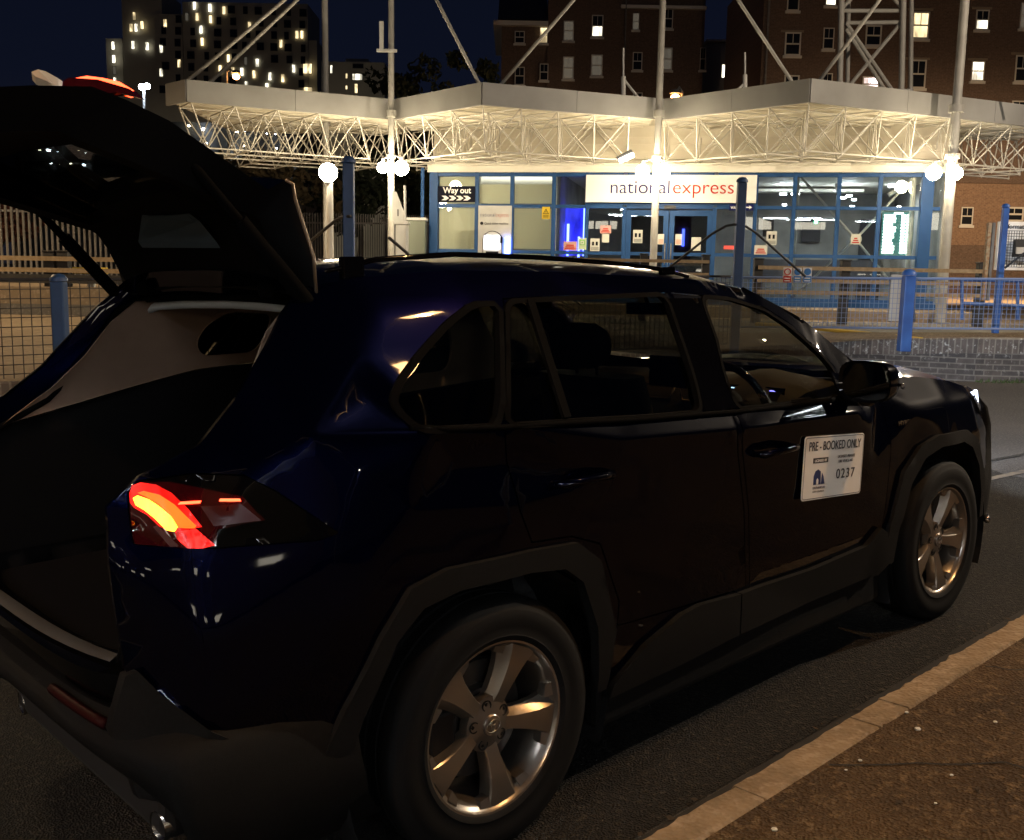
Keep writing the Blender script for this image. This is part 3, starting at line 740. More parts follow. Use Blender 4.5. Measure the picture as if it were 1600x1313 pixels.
# departures screen
ds = thing('departure_board', 'glowing departures screen with rows of pale text in the rightmost bay', 'screen', fa.M)
x0, z1 = fa.P(1380, 331, .45); x1, z0 = fa.P(1424, 401, .45)
b = MB(); b.box(x0, x1, .45, .55, z0, z1); b.build('screen', M_('screen_back'), ds)
b = MB(); rr = random.Random(5); nrow = 13
b.box(x0+(x1-x0)*.5-.1, x0+(x1-x0)*.5+.1, .43, .445, z1-.05, z1-.015)
for i in range(nrow):
    z = z1-.085-i*(z1-z0-.1)/nrow; h = .022
    xa = x0+.03; wfull = (x1-x0)
    b.box(xa, xa+wfull*rr.uniform(.28, .40), .43, .445, z-h, z+h)
    b.box(x0+wfull*.60, x0+wfull*.60+wfull*.12, .43, .445, z-h, z+h); b.box(x0+wfull*.76, x0+wfull*rr.uniform(.86, .97), .43, .445, z-h, z+h)
b.build('text_rows', M_('screen_text'), ds)
l = bpy.data.lights.new('screen_glow', 'AREA'); l.energy = 3; l.size = .6; l.color = (.7, .95, 1)
# round window behind: security camera + cable
cm = thing('security_camera', 'white security camera hanging inside the top right window', 'camera', fa.M)
b = MB(); p = fa.P(1388, 305, .5); q = fa.P(1404, 296, .5); b.tube((p[0], .5, p[1]), (q[0], .5, q[1]), .05, 10); b.build('body', M_('white_panel'), cm, smooth=40)
b = MB(); b.tube((q[0], .5, q[1]), (q[0]+.02, .5, zt), .012, 6); b.build('bracket', M_('white_panel'), cm)
gl = thing('pendant_lamp', 'round pendant lamp glowing inside the top right window', 'lamp', fa.M)
p = fa.P(1423, 288, .7); b = MB(); b.ball((p[0], .7, p[1]), .085, 14); b.build('globe', M_('globe_dim'), gl, smooth=True)
b = MB(); b.tube((p[0], .7, p[1]+.08), (p[0], .7, zt), .01, 6); b.build('cable', M_('dark_steel'), gl)

# ---------------------------------------------------------------- canopy
ZT, ZB, ZC = 5.40, 4.95, 4.10
pk = {'P1': (Xp(300, 22.2), 22.2), 'V1': (Xp(613, 24.3), 24.3), 'P2': (Xp(746, 21.9), 21.9), 'V2': (Xp(1021, 23.55), 23.55), 'P3': (Xp(1240, 20.85), 20.85), 'R': (Xp(1640, 24.2), 24.2), 'L': (Xp(270, 22.8), 22.8)}
def canopy(label, P, VL, VR, back, lmin, lmax):
    root = thing('canopy', label, 'canopy', group='linked white space frame canopies over the station front')
    P, VL, VR = Vector(P), Vector(VL), Vector(VR)
    # roof deck + fascia
    poly = [VL, P, VR, Vector((VR.x, back)), Vector((VL.x, back))]
    b = MB(); b.prism([(v.x, v.y) for v in poly], ZB+.12, ZT-.06, axis='z'); b.build('roof_deck', M_('deck'), root)
    f = MB()
    def ins(a, c): d = (c-a).normalized(); return Vector((d.y, -d.x))
    for a, c in ((VL, P), (P, VR)):
        n = ins(a, c)*.03
        Lf = (c-a).length; k = max(1, round(Lf/2.4))
        for i in range(k):
            s, e = a+(c-a)*(i/k), a+(c-a)*((i+1)/k); g = (c-a).normalized()*.004
            s = s+(g if i else g*0); e = e-(g if i < k-1 else g*0)
            f.add([(s.x+n.x, s.y+n.y, ZB), (e.x+n.x, e.y+n.y, ZB), (e.x+n.x, e.y+n.y, ZT), (s.x+n.x, s.y+n.y, ZT), (s.x-n.x, s.y-n.y, ZB), (e.x-n.x, e.y-n.y, ZB), (e.x-n.x, e.y-n.y, ZT), (s.x-n.x, s.y-n.y, ZT)],
                  [(0, 1, 2, 3), (4, 7, 6, 5), (0, 4, 5, 1), (3, 2, 6, 7), (0, 3, 7, 4), (1, 5, 6, 2)])
    f.build('fascia', M_('fascia_panel'), root)
    # purlins under deck
    a = (VR-P); na = max(2, round(a.length/.95)); a = a/na
    bb = (VL-P)
    if bb.length < 2: bb = Vector((-a.y*.5-.3, a.x)).normalized()*2.9
    nb = max(2, round(bb.length/.95)); bb = bb/nb
    pu = MB(); t = MB(); nd = MB(); j2 = MB()
    top = {}; bot = {}
    for i in range(0, 16):
        for j in range(0, 16):
            q = P+a*(i+.12)+bb*(j+.12)
            if lmin <= q.x <= lmax and q.y < back: top[i, j] = Vector((q.x, q.y, ZB+.02))
            q = P+a*(i+.62)+bb*(j+.62)
            if lmin <= q.x <= lmax and q.y < back+.3: bot[i, j] = Vector((q.x, q.y, ZC))
    for (i, j), v in top.items():
        for di, dj in ((1, 0), (0, 1)):
            if (i+di, j+dj) in top: t.tube(v, top[i+di, j+dj], .017, 5, caps=False)
    for (i, j), v in bot.items():
        for di, dj in ((1, 0), (0, 1)):
            if (i+di, j+dj) in bot: t.tube(v, bot[i+di, j+dj], .019, 5, caps=False)
        for di, dj in ((0, 0), (1, 0), (0, 1), (1, 1)):
            if (i+di, j+dj) in top: t.tube(v, top[i+di, j+dj], .0155, 5, caps=False)
        nd.ball(v, .034, 6)
    t.build('space_frame', M_('truss_paint'), root, smooth=True)
    nd.build('node', M_('truss_paint'), root, smooth=True)
    for k in range(30):
        y = P.y+.5+k*.42
        if y > back-.1: break
        # extent at this y between the two edges
        def xedge(A, B_):
            if abs(B_.y-A.y) < .01: return B_.x
            s = min(1, max(0, (y-A.y)/(B_.y-A.y))); return A.x+(B_.x-A.x)*s
        xl = xedge(P, VL) if y < VL.y else VL.x; xr = xedge(P, VR) if y < VR.y else VR.x
        pu.box(xl+.15, xr-.15, y-.03, y+.03, ZB+.06, ZB+.118)
    pu.build('purlin', M_('deck'), root)
    return root
canopy('leftmost white canopy bay, open to the yard with no building under it', pk['P1'], pk['L'], pk['V1'], 27.5, pk['L'][0]+.1, pk['V1'][0])
canopy('middle white canopy bay whose corner points out above the ticket machine', pk['P2'], pk['V1'], pk['V2'], 27.0, pk['V1'][0], pk['V2'][0])
canopy('right white canopy bay whose corner points out right of the name board', pk['P3'], pk['V2'], pk['R'], 26.5, pk['V2'][0], pk['R'][0])

# masts with stays
def mast(label, px, ybase, d, top_px, stays, r=.08, ztop=9.6, z0=None):
    x = Xp(px, d); a = at(px, ybase, d); zb = a.z if z0 is None else z0
    t = at(top_px, 0, d); lean = (t.x-a.x)/(t.z-a.z)
    root = thing('canopy_mast', label, 'mast', T(a.x, d, zb), 'tall white masts carrying the canopies')
    b = MB(); h = ztop-zb; b.tube((0, 0, 0), (0, 0, h), r*1.15, 14, r*.85); b.build('pole', M_('mast_paint'), root, smooth=40)
    b = MB(); b.tube((0, 0, 0), (0, 0, .03), r*2.2, 14); b.build('base_plate', M_('galv'), root, smooth=40)
    for q0, q1 in ((4.95, 5.1), (4.03, 4.12)): b = MB(); b.tube((0, 0, q0-zb), (0, 0, q1-zb), r*1.6, 14); b.build('collar', M_('mast_paint'), root, smooth=40)
    for p in stays:
        b = MB(); b.tube((0, 0, h-.3), (p[0]-a.x, p[1]-d, p[2]-zb), .038, 8); b.build('stay', M_('mast_paint'), root, smooth=True)
    return root, a
PK = lambda k, dx=0, dy=.3: (pk[k][0]+dx, pk[k][1]+dy, ZT-.02)
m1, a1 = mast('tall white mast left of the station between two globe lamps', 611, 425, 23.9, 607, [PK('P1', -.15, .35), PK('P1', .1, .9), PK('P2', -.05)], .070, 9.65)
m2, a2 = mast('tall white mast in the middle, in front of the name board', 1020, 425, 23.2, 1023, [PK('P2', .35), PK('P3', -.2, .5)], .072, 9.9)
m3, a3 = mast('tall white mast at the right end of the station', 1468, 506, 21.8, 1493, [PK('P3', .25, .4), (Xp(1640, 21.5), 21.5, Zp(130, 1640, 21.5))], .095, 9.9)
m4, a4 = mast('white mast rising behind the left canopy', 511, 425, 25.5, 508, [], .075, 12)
# signal box on the left mast
b = MB(); a = at(603, 60, 23.8); b.box(a.x-.14, a.x-.05, 23.75, 23.85, a.z-.25, a.z+.35); b.box(a.x-.2, a.x+.25, 23.74, 23.8, a.z-.3, a.z-.24)
tag(b.build('antenna', M_('white_panel')), 'small white antenna box fixed high on the left mast', 'antenna')

def globe_lamp(label, px, py, d, r, power, m='globe', arm_to=None, col=(1.0, .80, .50), rad=None):
    p = at(px, py, d); root = thing('globe_lamp', label, 'lamp', T(p.x, p.y, p.z), 'round globe lamps below the canopies')
    b = MB(); b.ball((0, 0, 0), r, 20); g = b.build('globe', M_(m), root, smooth=True)
    b = MB(); b.tube((0, 0, r-.01), (0, 0, r+.08), .04, 10); b.build('fitting', M_('galv'), root, smooth=40)
    if arm_to is not None:
        v = Vector(arm_to)-p; b = MB(); b.path([(0, 0, r+.06), (v.x*.5, v.y*.5, r+.12), (v.x, v.y, r+.02)], .02, 8); b.build('arm', M_('galv'), root, smooth=True)
    return root
GP = 150
lamps = [('left globe lamp of the pair on the left mast', 598, 262, 23.7, .125, a1), ('right globe lamp of the pair on the left mast', 627, 263, 23.3, .165, a1),
         ('left globe lamp of the pair on the middle mast', 1004, 268, 23.0, .15, a2), ('right globe lamp of the pair on the middle mast', 1036, 267, 22.6, .155, a2),
         ('left globe lamp of the pair on the right mast', 1459, 270, 21.9, .155, a3), ('rightmost globe lamp, on the right mast', 1494, 271, 21.5, .13, a3)]
for lab, px, py, d, r, arm in lamps:
    top = at(px, py, d)
    globe_lamp(lab, px, py, d, r, 0, arm_to=(arm.x, d+ (0.35 if px > 1010 else .2), top.z))
# single globe on its own pole
gp = thing('globe_lamp', 'globe lamp on a short white pole at the left of the tall dark post', 'lamp', T(*at(516, 395, 21.5)))
a = at(516, 395, 21.5); t = at(513, 270, 21.5)
b = MB(); b.tube((0, 0, -1.2), (0, 0, t.z-a.z-.15), .078, 14, .068); b.build('pole', M_('white_paint'), gp, smooth=40)
b = MB(); b.ball((-.03, 0, t.z-a.z), .19, 20); b.build('globe', M_('globe'), gp, smooth=True)
b = MB(); b.tube((-.03, 0, t.z-a.z-.22), (-.03, 0, t.z-a.z-.17), .09, 14); b.build('fitting', M_('galv'), gp, smooth=40)
# hanging floodlight by the canopy
fl = thing('floodlight', 'boxy floodlight hung under the canopy left of the middle mast', 'floodlight')
a = at(965, 250, 22.6); c = at(988, 238, 22.6); b = MB(); b.tube(a, c, .07, 8); b.build('housing', M_('galv'), fl)
b = MB(); b.tube(at(968, 252, 22.5), at(990, 242, 22.5), .05, 8); b.build('lens', mat('flood_lens', (.9, .9, .8), .4, emit=(1, .9, .7), es=8), fl)

# lattice tower behind the canopy
lt = thing('lattice_mast', 'lattice steel mast with cross bracing rising behind the right canopy', 'mast')
d = 27.0
b = MB()
for x0, x1, yb, dd, r in ((1309, 1316, 150, 27, .075), (1405, 1413, 150, 27, .075), (1421, 1424, 160, 28.6, .06), (1322, 1326, 150, 28.6, .06)):
    b.tube(at(x0, 300, dd), at(x1+2, -160, dd), r, 10)
b.build('leg', M_('mast_paint'), lt, smooth=40)
b = MB()
for (xa, ya), (xb, yb) in (((1313, 17), (1412, 17)), ((1322, 36), (1410, 35)), ((1322, 36), (1400, 150)), ((1408, 36), (1318, 145)), ((1314, 15), (1408, -85)), ((1412, 15), (1318, -85)), ((1313, -88), (1412, -88)), ((1322, 46), (1390, 152)), ((1312, 165), (1410, 165)), ((1318, 145), (1400, 165))):
    b.tube(at(xa, ya, 27.1), at(xb, yb, 27.1), .05, 8)
b.build('brace', M_('mast_paint'), lt, smooth=40)
b = MB(); b.box(at(1397, 140, 26.9).x, at(1425, 140, 26.9).x, 26.8, 26.9, at(1400, 158, 26.9).z, at(1400, 140, 26.9).z); b.build('gusset', M_('galv'), lt)
# short uprights with a brace on the canopy roof
for px, y0, y1, bx, lab in ((974, 75, 170, 1012, 'slim white upright with a brace on the canopy left of the middle mast'), (1164, 82, 150, 1140, 'slim white upright with a brace on the right canopy')):
    r = thing('roof_upright', lab, 'upright'); dd = 25.0
    b = MB(); b.tube(at(px, y1+10, dd), at(px, y0+(45 if px < 1000 else 35), dd), .055, 8); b.tube(at(px, y1, dd), at(px, y0, dd), .022, 8); b.build('post', M_('white_paint'), r, smooth=40)
    b = MB(); b.tube(at(px, y0+48, dd), at(bx, y1+2, dd), .03, 8); b.build('brace', M_('white_paint'), r, smooth=40)

# ---- bits on the left beside the building
def cabinet(name, label, cat, p0, p1, y0, y1, d, m, th=.5, top=None):
    a = at(p0, y1, d); c = at(p1, y0, d); root = thing(name, label, cat, T(a.x, d, YZ))
    b = MB(); b.box(0, c.x-a.x, 0, th, -.1, c.z-YZ); b.build('body', m, root, bevel=.01)
    b = MB(); b.box(-.03, c.x-a.x+.03, -.03, th+.03, c.z-YZ+.002, c.z-YZ+.07); b.build('lid', M_('white_panel') if top is None else top, root, bevel=.01)
    b = MB(); b.box(.04, c.x-a.x-.04, -.012, -.002, .1, c.z-YZ-.1); b.build('door', m, root, bevel=.004)
    return root, a, c
cabinet('service_cabinet', 'pale box cabinet right of the left mast under the slanting panel', 'cabinet', 618, 635, 351, 400, 22.8, M_('white_panel'))
cabinet('service_cabinet', 'wide grey green cabinet just left of the blue corner column', 'cabinet', 637, 664, 345, 400, 25.2, mat('cab_green', (.16, .18, .14), .6))
sg = thing('bay_sign', 'slanted white bay panel numbered 1 beside the left mast', 'sign')
b = MB(); dd = 23.0; P = [at(613, 345, dd), at(613, 300, dd), at(619, 300, dd), at(635, 342, dd), at(635, 348, dd), at(619, 349, dd)]
b.add(P+[p+Vector((0, .05, 0)) for p in P], [tuple(range(6)), tuple(range(6, 12))]+[(i, (i+1) % 6, 6+(i+1) % 6, 6+i) for i in range(6)]); b.build('panel', M_('white_panel'), sg)
a = at(618, 338, dd); text('1', .22, M_('ink_dark'), sg, 'numeral', (a.x, a.y-.01, a.z))
b = MB(); b.tube(at(633, 346, 22.7), at(632.5, 290, 22.7), .028, 8); tag(b.build('marker_pole', M_('white_panel'), smooth=40), 'thin white pole standing on the pale cabinet left of the station', 'pole')

# sign trio on the mesh fence
tr = thing('safety_sign', 'three part red and blue safety sign on the mesh fence', 'sign'); dd = 14.15
for p0, p1, m_ in ((1223, 1237.5, 'ink_red'), (1239, 1253, 'ink_sky'), (1254, 1269, 'ink_sky')):
    if m_ == 'ink_sky': mat('ink_sky', (.04, .20, .55), .5)
    a = at(p0, 442, dd); c = at(p1, 418.5, dd); zm = a.z+(c.z-a.z)*.45
    b = MB(); b.box(a.x, c.x, dd, dd+.01, a.z, c.z); b.build('panel', M_('sign_white'), tr)
    b = MB(); b.box(a.x+.004, c.x-.004, dd-.004, dd-.001, a.z+.004, zm); b.build('colour_block', M_(m_), tr)
    Mx = Matrix.Translation(((a.x+c.x)/2, dd-.003, (zm+c.z)/2)) @ Matrix.Rotation(PI/2, 4, 'X'); rr0 = (c.z-zm)*.42
    b = MB(); prof = [(rr0*.72, -.002), (rr0, -.002), (rr0, .002), (rr0*.72, .002)] if m_ == 'ink_red' else [(.001, -.002), (rr0, -.002), (rr0, .002), (.001, .002)]
    b.lathe(prof, 18, Mx, close=m_ == 'ink_red'); b.build('symbol', M_(m_), tr)
    b = MB()
    for i in range(2): b.box(a.x+.02, c.x-.02, dd-.008, dd-.005, a.z+.02+i*.035, a.z+.034+i*.035)
    b.build('small_print', M_('sign_white'), tr)
# white board standing behind the mesh
r = thing('white_board', 'tall blank white board behind the short blue post', 'board'); dd = 15.4
a = at(1388, 502, dd); c = at(1431, 430, dd); b = MB(); b.box(a.x, c.x, dd, dd+.03, a.z, c.z); b.build('panel', mat('translucent_white', (.42, .42, .40), .6), r, bevel=.005)
for px in (1391, 1428): b = MB(); b.tube(at(px, 503, dd+.06), at(px, 432, dd+.06), .02, 6); b.build('leg', M_('galv'), r, smooth=True)
# notice cabinet at right edge
nb = thing('notice_board', 'large white information panel with grid at the right edge', 'notice board'); dd = 17.5
a = at(1556, 422, dd); c = at(1660, 348, dd); b = MB(); b.box(a.x, c.x, dd, dd+.1, a.z, c.z); b.build('panel', M_('sign_white'), nb, bevel=.01)
g = MB(); a2_ = at(1564, 417, dd); c2_ = at(1654, 362, dd)
for i in range(22): x = a2_.x+(c2_.x-a2_.x)*i/21; g.box(x-.003, x+.003, dd-.006, dd-.002, a2_.z, c2_.z)
for i in range(14): z = a2_.z+(c2_.z-a2_.z)*i/13; g.box(a2_.x, c2_.x, dd-.010, dd-.0065, z-.003, z+.003)
g.build('grid', M_('ink_dark'), nb)
a = at(1567, 357, dd); text('Information', .10, M_('ink_dark'), nb, 'lettering', (a.x, dd-.01, a.z), bold=.001)
b = MB(); a = at(1580, 402, dd); c = at(1640, 376, dd); b.box(a.x, c.x, dd-.12, dd-.02, a.z, c.z); b.build('grey_box', M_('dark_steel'), nb)
b = MB(); a = at(1581, 397, dd); c = at(1598, 387, dd); b.box(a.x, c.x, dd-.15, dd-.125, a.z, c.z); b.build('label_plate', M_('white_panel'), nb)
for px in (1562, 1650): b = MB(); a = at(px, 425, dd+.15); b.tube((a.x, dd+.15, YZ-.1), (a.x, dd+.15, a.z+.2), .03, 8); b.build('leg', M_('galv'), nb, smooth=True)
r = thing('gate_panel', 'rusty edged pale steel gate post left of the information panel', 'post'); b = MB(); a = at(1546, 470, 17.2); c = at(1552, 348, 17.2); b.box(a.x, c.x, 17.2, 17.3, a.z, c.z); b.build('shaft', M_('galv'), r)
a = at(1541, 470, 17.2); c = at(1545.5, 348, 17.2); b = MB(); b.box(a.x, c.x, 17.21, 17.29, a.z, c.z); b.build('edge_strip', mat('rust', (.25, .12, .05), .8, noise=(.35, .3, .2), nscale=20), r)

# ---------------------------------------------------------------- palisade fence
def palisade(label, a, c, z0, z1, h, sp=.15, wd=.07):
    pl = Plane(a, c, 0); r = thing('palisade_fence', label, 'fence', pl.M)
    b = MB(); n = int(pl.len/sp)
    for i in range(n):
        x = i*sp; z = z0+(z1-z0)*x/pl.len
        b.add([(x, 0, z), (x+wd*.5, -.025, z), (x+wd, 0, z), (x+wd, 0, z+h-.06), (x+wd*.5, -.025, z+h), (x, 0, z+h-.06)], [(0, 1, 4, 5), (1, 2, 3, 4)])
    b.build('pale', M_('galv_pale'), r, fix=False)
    b = MB()
    for t in (.25, h-.4): b.add([(0, .02, z0+t), (pl.len, .02, z1+t), (pl.len, .02, z1+t+.06), (0, .02, z0+t+.06)], [(0, 1, 2, 3)])
    b.build('rail', M_('galv_pale'), r, fix=False)
mat('galv_pale', (.24, .22, .19), .6, noise=(.17, .15, .13), nscale=4)
palisade('tall spiked steel palisade fence at the far left behind the tailgate', (Xp(-60, 27), 27), (Xp(380, 33), 33), .8, 1.0, 2.45)
palisade('tall spiked steel palisade fence behind the globe lamp on the pole', (Xp(380, 33), 33.1), (Xp(690, 44), 44), 1.0, 1.5, 2.3)

# ---------------------------------------------------------------- trees
mat('bark', (.05, .038, .028), .9)
for nm, c, c2 in (('leaf_green', (.035, .045, .018), (.02, .028, .012)), ('leaf_brown', (.11, .075, .03), (.06, .045, .02)), ('leaf_red', (.12, .035, .02), (.06, .02, .012))): mat(nm, c, .8, noise=c2, nscale=3)
def tree(label, x, y, z0, h, rx, m, seed, n=2600, leaf=.16, trunk=.35, flat=.8):
    R = random.Random(seed); root = thing('tree', label, 'tree', T(x, y, z0))
    b = MB(); b.path([(0, 0, -.5), (.1, 0, h*.25), (-.1, .1, h*.55), (0, 0, h*.8)], [h*.035, h*.028, h*.018, h*.008], 8)
    for k in range(7):
        a = R.uniform(0, 6.28); z = h*R.uniform(.3, .6); b.path([(0, 0, z), (math.cos(a)*rx*.4, math.sin(a)*rx*.4, z+h*.12), (math.cos(a)*rx*.75, math.sin(a)*rx*.75, z+h*.22)], [h*.012, h*.008, h*.004], 6)
    b.build('trunk', M_('bark'), root, smooth=True)
    cl = [(R.gauss(0, .42)*rx, R.gauss(0, .42)*rx, h*trunk+(h*(1-trunk))*R.betavariate(2, 1.8), R.uniform(.16, .34)*rx) for _ in range(34)]
    b = MB()
    for _ in range(n):
        cx, cy, cz, cr = R.choice(cl); v = Vector((R.gauss(0, 1), R.gauss(0, 1), R.gauss(0, 1))).normalized()*cr*R.uniform(.55, 1.1)
        p = Vector((cx, cy, cz))+v*1; p.z = cz+v.z*flat
        u = Vector((R.gauss(0, 1), R.gauss(0, 1), R.gauss(0, 1))).normalized(); w_ = u.orthogonal().normalized(); s = leaf*R.uniform(.6, 1.3)
        b.add([p-u*s, p-w_*s*.5, p+u*s, p+w_*s*.5], [(0, 1, 2, 3)])
    b.build('crown', M_(m), root, fix=False)
def treepx(label, px, pyt, pyb, d, wpx, m, seed, **k):
    t = at(px, pyt, d); bt = at(px, pyb, d); tree(label, t.x, t.y, bt.z, t.z-bt.z, wpx/2*d/F*1.1, m, seed, **k)
treepx('brown leaved tree lit from the canopy, right of the tailgate edge', 420, 236, 400, 38, 150, 'leaf_brown', 11)
treepx('dark green tree behind the palisade, between the left mast and pole lamp', 560, 250, 420, 42, 150, 'leaf_green', 12)
treepx('dark bushy tree left of the station behind the grey green cabinet', 650, 262, 420, 46, 90, 'leaf_green', 13)
treepx('tall black tree outlined against the sky right of the left mast', 690, 92, 420, 62, 150, 'leaf_green', 14, n=4200, leaf=.22, trunk=.2)
treepx('black tree hump against the sky above the left canopy', 640, 112, 400, 66, 150, 'leaf_green', 15, n=3600, leaf=.22, trunk=.2)
treepx('red leaved shrub at the far left behind the palisade fence', 15, 290, 420, 31, 90, 'leaf_red', 16, leaf=.1)
treepx('wide dark tree far left seen through the tailgate window', 130, 262, 420, 45, 240, 'leaf_green', 17)
treepx('dark tree behind the leftmost canopy bay', 330, 250, 420, 50, 190, 'leaf_green', 18)

# ---------------------------------------------------------------- distant buildings
def facade_windows(root, d, wins, frame='upvc', mull=True):
    for w_ in wins:
        x0p, x1p, y0p, y1p, kind = w_; a = at(x0p, y1p, d); c = at(x1p, y0p, d)
        W_, H_ = c.x-a.x, c.z-a.z; t = min(.09, W_*.09)
        b = MB(); y = d-.06
        b.box(a.x, c.x, y, d-.005, c.z-t, c.z); b.box(a.x, c.x, y, d-.005, a.z, a.z+t); b.box(a.x, a.x+t, y, d-.005, a.z+t, c.z-t); b.box(c.x-t, c.x, y, d-.005, a.z+t, c.z-t)
        if mull:
            zm = (a.z+c.z)/2; b.box(a.x+t, c.x-t, y, d-.005, zm-t*.5, zm+t*.5); xm_ = (a.x+c.x)/2; b.box(xm_-t*.2, xm_+t*.2, y+.01, d-.005, zm+t*.5, c.z-t)
            b.box(a.x-.08, c.x+.08, d-.10, d-.003, a.z-.14, a.z-.004)
        f = b.build('window', M_(frame), root)
        def pane(z0, z1, m):
            g = MB(); g.box(a.x+t*.8, c.x-t*.8, d-.035, d-.02, z0, z1); g.build('pane', M_(m), f)
        if kind == 'split': zm = (a.z+c.z)/2; pane(a.z+t*.8, zm, 'win_lit_white'); pane(zm, c.z-t*.8, 'win_dark')
        else: pane(a.z+t*.8, c.z-t*.8, {'d': 'win_dark', 'l': 'win_lit', 'w': 'win_lit_white', 'c': 'win_curtain', 'p': 'win_lit_pink'}[kind])
def block(root, name, p0, p1, ytop, d, m, zb=0.0, depth=10, ybot=None, off=0):
    a = at(p0, ytop, d); c = at(p1, ytop, d); z0 = zb if ybot is None else at((p0+p1)/2, ybot, d).z
    b = MB(); b.box(a.x, c.x, d+off, d+depth, z0, (a.z+c.z)/2); return b.build(name, M_(m), root), a, c
D1 = 72.0
bA = thing('brick_building', 'dark brick apartment house with white sash windows behind the middle canopy', 'building')
block(bA, 'wing_wall', 784, 857, 40, D1, 'brick_red', off=.3)
block(bA, 'gable_wall', 857.3, 970, -6, D1, 'brick_red')
block(bA, 'main_wall', 970.3, 1104, -4, D1, 'brick_red', off=.25)
b = MB(); a = at(780, 40, D1); c = at(857, 40, D1); b.box(a.x-.4, c.x-.02, D1-.1, D1+10, a.z+.02, a.z+.32); b.build('eaves', M_('upvc'), bA)
b = MB(); e_ = at(778, 38, D1); g_ = at(857, 38, D1); b.prism([(D1-.1, e_.z+.33), (D1+5, e_.z+3.2), (D1+10, e_.z+.33)], e_.x, g_.x-.03, axis='x'); b.build('roof', M_('roof_slate'), bA)
b = MB(); b.box(at(970.5, 10, D1).x, at(1104, 10, D1).x, D1-.1, D1+.2, at(1040, 14, D1).z, at(1040, 9, D1).z); b.build('string_course', M_('upvc'), bA)
facade_windows(bA, D1, [(804, 820, 49, 68, 'd'), (843, 856, 43, 68, 'l'), (804, 820, 105, 133, 'd'), (843, 857, 100, 126, 'd'), (880, 897, 33, 64, 'c'), (880, 897, 48, 64, 'w') if 0 else (804, 820, 150, 170, 'd'),
    (924, 943, 24, 58, 'split'), (879, 897, 89, 124, 'c'), (923, 942, 86, 119, 'c'), (923, 941, 147, 175, 'c')])
for k in list(bA.children): pass
facade_windows(bA, D1+.25, [(988, 999, 21, 47, 'c'), (1035, 1052, 14, 45, 'd'), (988, 1004, 82, 110, 'd'), (1030, 1051, 75, 110, 'c'), (988, 1004, 145, 175, 'd'), (1093, 1103, 75, 110, 'd')])
b = MB(); x = at(977, 50, D1).x; b.tube((x, D1-.08, 0), (x, D1-.08, at(977, -10, D1).z), .05, 6); b.build('drainpipe', M_('galv'), bA)
bD = thing('grey_building', 'plain dark grey block between the two brick buildings', 'building')
block(bD, 'wall', 1105, 1197, 68, 80, 'render_grey'); b = MB(); b.box(at(1103, 70, 80).x, at(1200, 70, 80).x, 79.8, 90, at(1150, 66, 80).z, at(1150, 63, 80).z); b.build('parapet', M_('upvc'), bD)
facade_windows(bD, 80, [(1127, 1134, 101, 122, 'w'), (1137, 1145, 101, 122, 'w'), (1127, 1134, 144, 160, 'c'), (1137, 1145, 144, 160, 'c')], mull=False)
D2 = 57.0
bE = thing('brick_building', 'large brown brick apartment block filling the background at the right', 'building')
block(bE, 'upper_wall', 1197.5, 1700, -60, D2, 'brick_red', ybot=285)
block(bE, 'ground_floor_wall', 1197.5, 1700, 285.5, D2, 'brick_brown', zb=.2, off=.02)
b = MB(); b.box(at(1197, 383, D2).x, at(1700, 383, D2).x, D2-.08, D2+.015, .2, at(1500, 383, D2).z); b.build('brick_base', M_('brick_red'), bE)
facade_windows(bE, D2, [(1225, 1252, 51, 87, 'd'), (1224, 1249, 118, 150, 'd'), (1285, 1304, 44, 77, 'd'), (1283, 1301, 115, 150, 'd'), (1351, 1378, 40, 72, 'd'), (1346, 1374, 120, 144, 'p'),
    (1423, 1453, 19, 61, 'l'), (1420, 1448, 94, 138, 'd'), (1523, 1546, 16, 47, 'split'), (1516, 1539, 96, 127, 'w'), (1592, 1614, 5, 45, 'c'), (1584, 1610, 87, 128, 'd'),
    (1229, 1250, -20, 17, 'd'), (1289, 1308, -22, 9, 'w'), (1579, 1604, 158, 186, 'd'), (1500, 1521, 324, 352, 'd'), (1568, 1600, 324, 346, 'd'), (1512, 1530, 175, 205, 'c')])
b = MB()
for px in (1508, 1199): x = at(px, 50, D2).x; b.tube((x, D2-.1, 0), (x, D2-.1, at(px, -60, D2).z), .06, 6)
b.build('drainpipe', M_('galv'), bE)
for (p0, p1, y) in ((1220, 1256, 47), (1418, 1458, 13), (1415, 1453, 90), (1519, 1550, 11), (1512, 1543, 91), (1580, 1612, 82)):
    b = MB(); b.box(at(p0, y, D2).x, at(p1, y, D2).x, D2-.05, D2-.004, at(p0, y+3.5, D2).z, at(p0, y, D2).z); b.build('lintel', mat('lintel', (.20, .17, .13), .8), bE)

